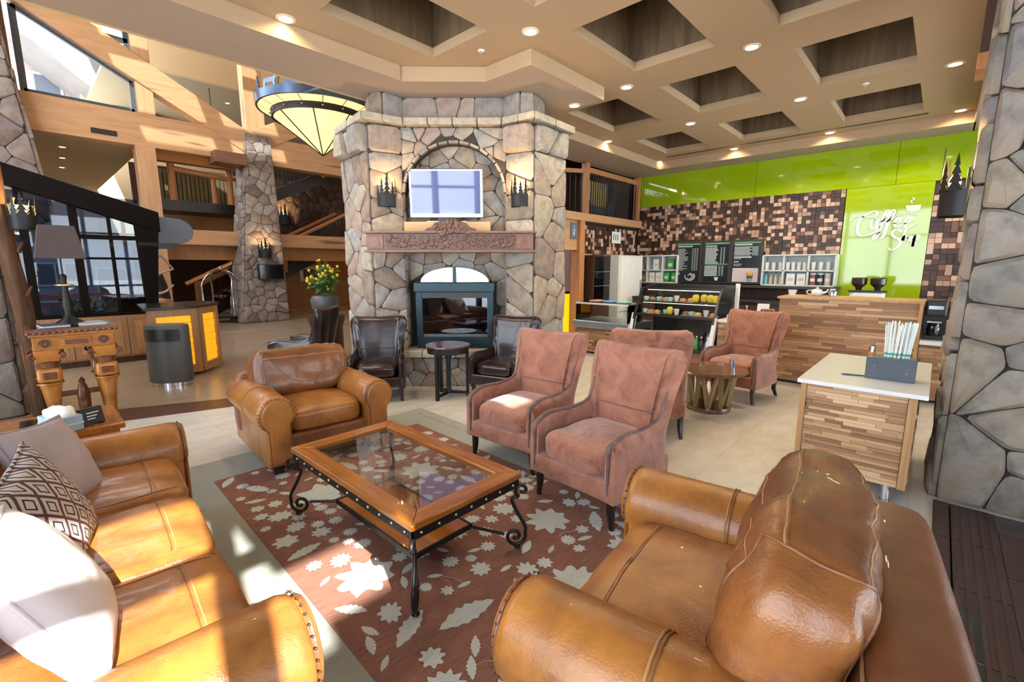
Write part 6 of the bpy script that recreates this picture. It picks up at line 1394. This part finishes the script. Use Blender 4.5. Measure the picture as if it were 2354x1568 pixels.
MB().lathe([(0.03,0.40),(0.075,0.405),(0.075,0.415),(0.03,0.42)],16).build('gilt_collar', plain('gilt',(0.6,0.42,0.15),0.3,0.8), lm, 50)
b = MB(); t0, t1 = 0.13, 0.185
b.grid([[(sx*t,sy*t,z) for sx,sy in ((-1,-1),(1,-1),(1,1),(-1,1))] for t,z in ((t1,0.68),(t0,1.00),(t0-0.004,1.00),(t1-0.004,0.68))], closed_u=True, closed_v=True); b.build('shade', M['shade'], lm)
MB().cyl((0,0,0.52),(0,0,0.98),0.007,n=8).build('stem', M['iron'], lm); MB().sphere((0,0,0.82),0.035,10,6,1.2).build('bulb', M['bulb'], lm, 60)
for k,(x,y,z,lab,c) in enumerate(((0.20,6.48,1.009,'dark blue book lying on the console top',(0.03,0.05,0.12)),(0.48,6.52,1.009,'grey magazine lying flat on the console top',(0.35,0.38,0.42)))):
    q = thing('book', lab, 'book', (x,y,z), R(8)); MB().box(-0.10,0.10,-0.13,0.13,0,0.018).build('pages', M['paper'], q); MB().box(-0.104,0.104,-0.134,0.134,0.018,0.022).build('cover', plain('cover_%d'%k,c,0.4), q); MB().box(-0.104,0.104,-0.134,0.134,0.0,0.002).build('back_cover', bpy.data.materials['cover_%d'%k], q)
et = thing('end_table', 'square wooden end table with glass inset behind the sofa arm', 'side table', (0.10,4.33,0))
MB().box(-0.30,0.30,-0.30,0.32,0.50,0.54).build('top', M['glasswood'], et, bevel=0.008); MB().box(-0.2,0.2,-0.2,0.22,0.54,0.544).build('glass_inset', M['blackgloss'], et); MB().box(-0.27,0.27,-0.27,0.29,0.42,0.50).build('apron', M['carved'], et)
for sx in (-0.24,0.24):
    for sy in (-0.24,0.26): MB().box(sx-0.03,sx+0.03,sy-0.03,sy+0.03,0,0.44).build('leg', M['carved'], et, bevel=0.004)
tb = thing('tissue_box', 'pale blue tissue box with white tissue on the end table', 'tissue box', (0.09,4.12,0.544), R(20)); MB().box(-0.07,0.07,-0.11,0.11,0,0.10).build('carton', plain('pale_blue_card',(0.30,0.42,0.50),0.6,var=0.15,scale=12), tb, bevel=0.003)
MB().box(-0.072,0.072,-0.112,0.112,0.045,0.055).build('band', plain('card_stripe',(0.55,0.66,0.72),0.6), tb)
b = softbox(0.13,0.20,0.07,2.6,8,0,0.02,4,14); b.build('tissue', M['paper'], tb, 180, loc=(0,0,0.115))
sg2 = thing('tent_card', 'small black tent card sign beside the tissue box', 'sign', (0.235,4.16,0.544), R(25)); MB().obox((0,-0.02,0.055),(0.13,0.006,0.11),M=Matrix.Rotation(R(-14),3,'X')).build('front_leaf', M['black'], sg2); MB().obox((0,0.02,0.055),(0.13,0.006,0.11),M=Matrix.Rotation(R(14),3,'X')).build('back_leaf', M['black'], sg2)
b = MB()
for i,z in enumerate((0.078,0.056,0.036)): b.obox((-0.005*i,-0.028+0.004*(0.08-z)*-60*0.02,z),(0.07-0.012*i,0.002,0.007),M=Matrix.Rotation(R(-14),3,'X'))
b.build('white_print', M['paper'], sg2)
# near-left stone pier with a bark log
nl = setting('wall_pier_left')
column_stones(nl, -0.72,-0.10,7.16,8.0,3.4, 0.30, 0.05, M['stone_grey'], 'yX', seed=31)
lg = thing('bark_log_post', 'dark rough bark log post standing against the left stone pier', 'log', (0.02,7.05,0))
b = MB(); g = []; rg = random.Random(6)
for i in range(15):
    z = i*0.2; g.append([((0.075+0.02*noise.noise(Vector((k*1.3,z*2,1))))*math.cos(2*PI*k/14)-0.02*z+0.02*math.sin(z*2), (0.075+0.02*noise.noise(Vector((k*1.3,z*2,1))))*math.sin(2*PI*k/14), z) for k in range(14)])
b.grid(g, closed_v=True); b.f.append(tuple(range(14))); b.f.append(tuple(14*14+k for k in range(14))); b.build('trunk', M['bark'], lg, 60)
for k in range(5): MB().tube([(0.06-0.02*k*0.5,-0.05,0.4+k*0.45),(0.10-0.02*k*0.5,-0.08,0.5+k*0.45)],0.02,7,r2=0.01).build('knot', M['bark'], lg, 60)
sconce('tree sconce on the left stone pier at the frame edge', (-0.2,7.09,2.24), 0, 1.25, 16)
sconce('lower tree sconce beside the bark log left of the lamp', (0.12,6.98,1.98), R(8), 0.95, 12)
# flowers in an urn beyond the dark chair
ur = thing('flower_urn', 'dark metal urn of yellow flowers beside the fireplace', 'flower arrangement', (3.55,7.65,0))
MB().lathe([(0.0001,0),(0.26,0),(0.26,0.6),(0.30,0.72),(0.30,0.78),(0.0001,0.78)],20).build('pedestal', M['wall_wood_dark'], ur, 40); MB().lathe([(0.0001,0.78),(0.14,0.78),(0.22,0.92),(0.24,1.05),(0.20,1.12),(0.0001,1.12)],20).build('bowl', M['charcoal'], ur, 50)
b1, b2, b3 = MB(), MB(), MB(); rg = random.Random(77)
for k in range(90):
    a = rg.uniform(0,2*PI); r = rg.uniform(0.02,0.30); z = rg.uniform(0.15,0.62)*(1.1-r); p0 = Vector((0,0,1.08)); p1 = Vector((r*math.cos(a),r*math.sin(a),1.1+z))
    b1.tube([p0,(p0+p1)/2+Vector((0,0,0.05)),p1],0.004,4)
    for q in range(3):
        d = Vector((rg.uniform(-1,1),rg.uniform(-1,1),rg.uniform(-0.3,0.8))).normalized()*rg.uniform(0.04,0.08); o_ = d.orthogonal().normalized()*0.018; c0 = p1*0.75+p0*0.25+Vector((rg.uniform(-0.06,0.06),rg.uniform(-0.06,0.06),rg.uniform(-0.05,0.05)))
        b2.add([c0-d,c0+o_,c0+d,c0-o_],[(0,1,2,3)])
    if k % 2 == 0: b3.sphere(p1,rg.uniform(0.018,0.032),7,5,1)
b1.build('stems', plain('stem_green',(0.06,0.14,0.03),0.6), ur); tag(b2.build('leaves', plain('leaf_green',(0.07,0.17,0.04),0.6,var=0.5,scale=12), ur), kind='stuff'); tag(b3.build('yellow_blooms', plain('bloom_yellow',(0.75,0.52,0.02),0.6,var=0.2,scale=20), ur, 60), kind='stuff')
# ================================================================ SOFA PILLOWS
def ogee():
    t = NT('ogee_pattern_fabric'); v = t.coord(scale=(1,1,1)); sp = t.n('ShaderNodeSeparateXYZ'); t.l(v, sp.inputs[0])
    fr = lambda q: t.math('ABSOLUTE', t.math('SUBTRACT', t.math('FRACT', q), 0.5)); sx_, sz_ = t.math('MULTIPLY', sp.outputs[0], 10.5), t.math('MULTIPLY', sp.outputs[2], 8.0)
    a = t.math('MULTIPLY', t.math('MAXIMUM', fr(t.math('ADD', sx_, sz_)), fr(t.math('SUBTRACT', sx_, sz_))), 2.0); K = (0.035,0.022,0.03); Wt = (0.50,0.46,0.42)
    t.col(t.ramp(a, [(0.0,Wt),(0.36,K),(0.52,Wt),(0.84,(0.09,0.035,0.045))], 'CONSTANT')); t.bump(t.noise(t.coord(),150,2),0.3,0.003); return t.set(0.9)
def cushion(name, label, loc, rot, wd, ht, th, mat, seed, welt=None, group=None):
    t = thing(name, label, 'pillow', loc, 0, group); t.rotation_euler = rot
    o = pillow(wd,ht,th,18,seed).build('cover', mat, t, 180)
    m = 24; pts = []
    for k in range(m*4):
        s, u = divmod(k,m); u = -1+2*u/m; q = [(u,-1),(1,u),(-u,1),(-1,-u)][s]; x, z = q
        pts.append((x*(1-0.10*(1-z*z)*abs(x))*wd/2, 0, z*(1-0.10*(1-x*x)*abs(z))*ht/2))
    MB().tube(pts,0.006,6,closed=True).build('welt', welt or mat, t, 60)
cushion('linen_pillow','lavender grey linen pillow leaning in the far corner of the sofa',(0.02,3.02,0.66),(R(-24),R(8),R(62)),0.50,0.46,0.17,M['lav'],1)
cushion('patterned_pillow','cream and black diamond patterned pillow in the middle of the sofa',(-0.03,2.42,0.655),(R(-22),R(-8),R(76)),0.50,0.46,0.18,ogee(),2)
cushion('sunlit_pillow','lavender grey pillow glaring white in direct sun at the near end of the sofa',(-0.04,1.80,0.67),(R(-26),R(10),R(84)),0.56,0.50,0.20,M['lav_sunlit'],3)
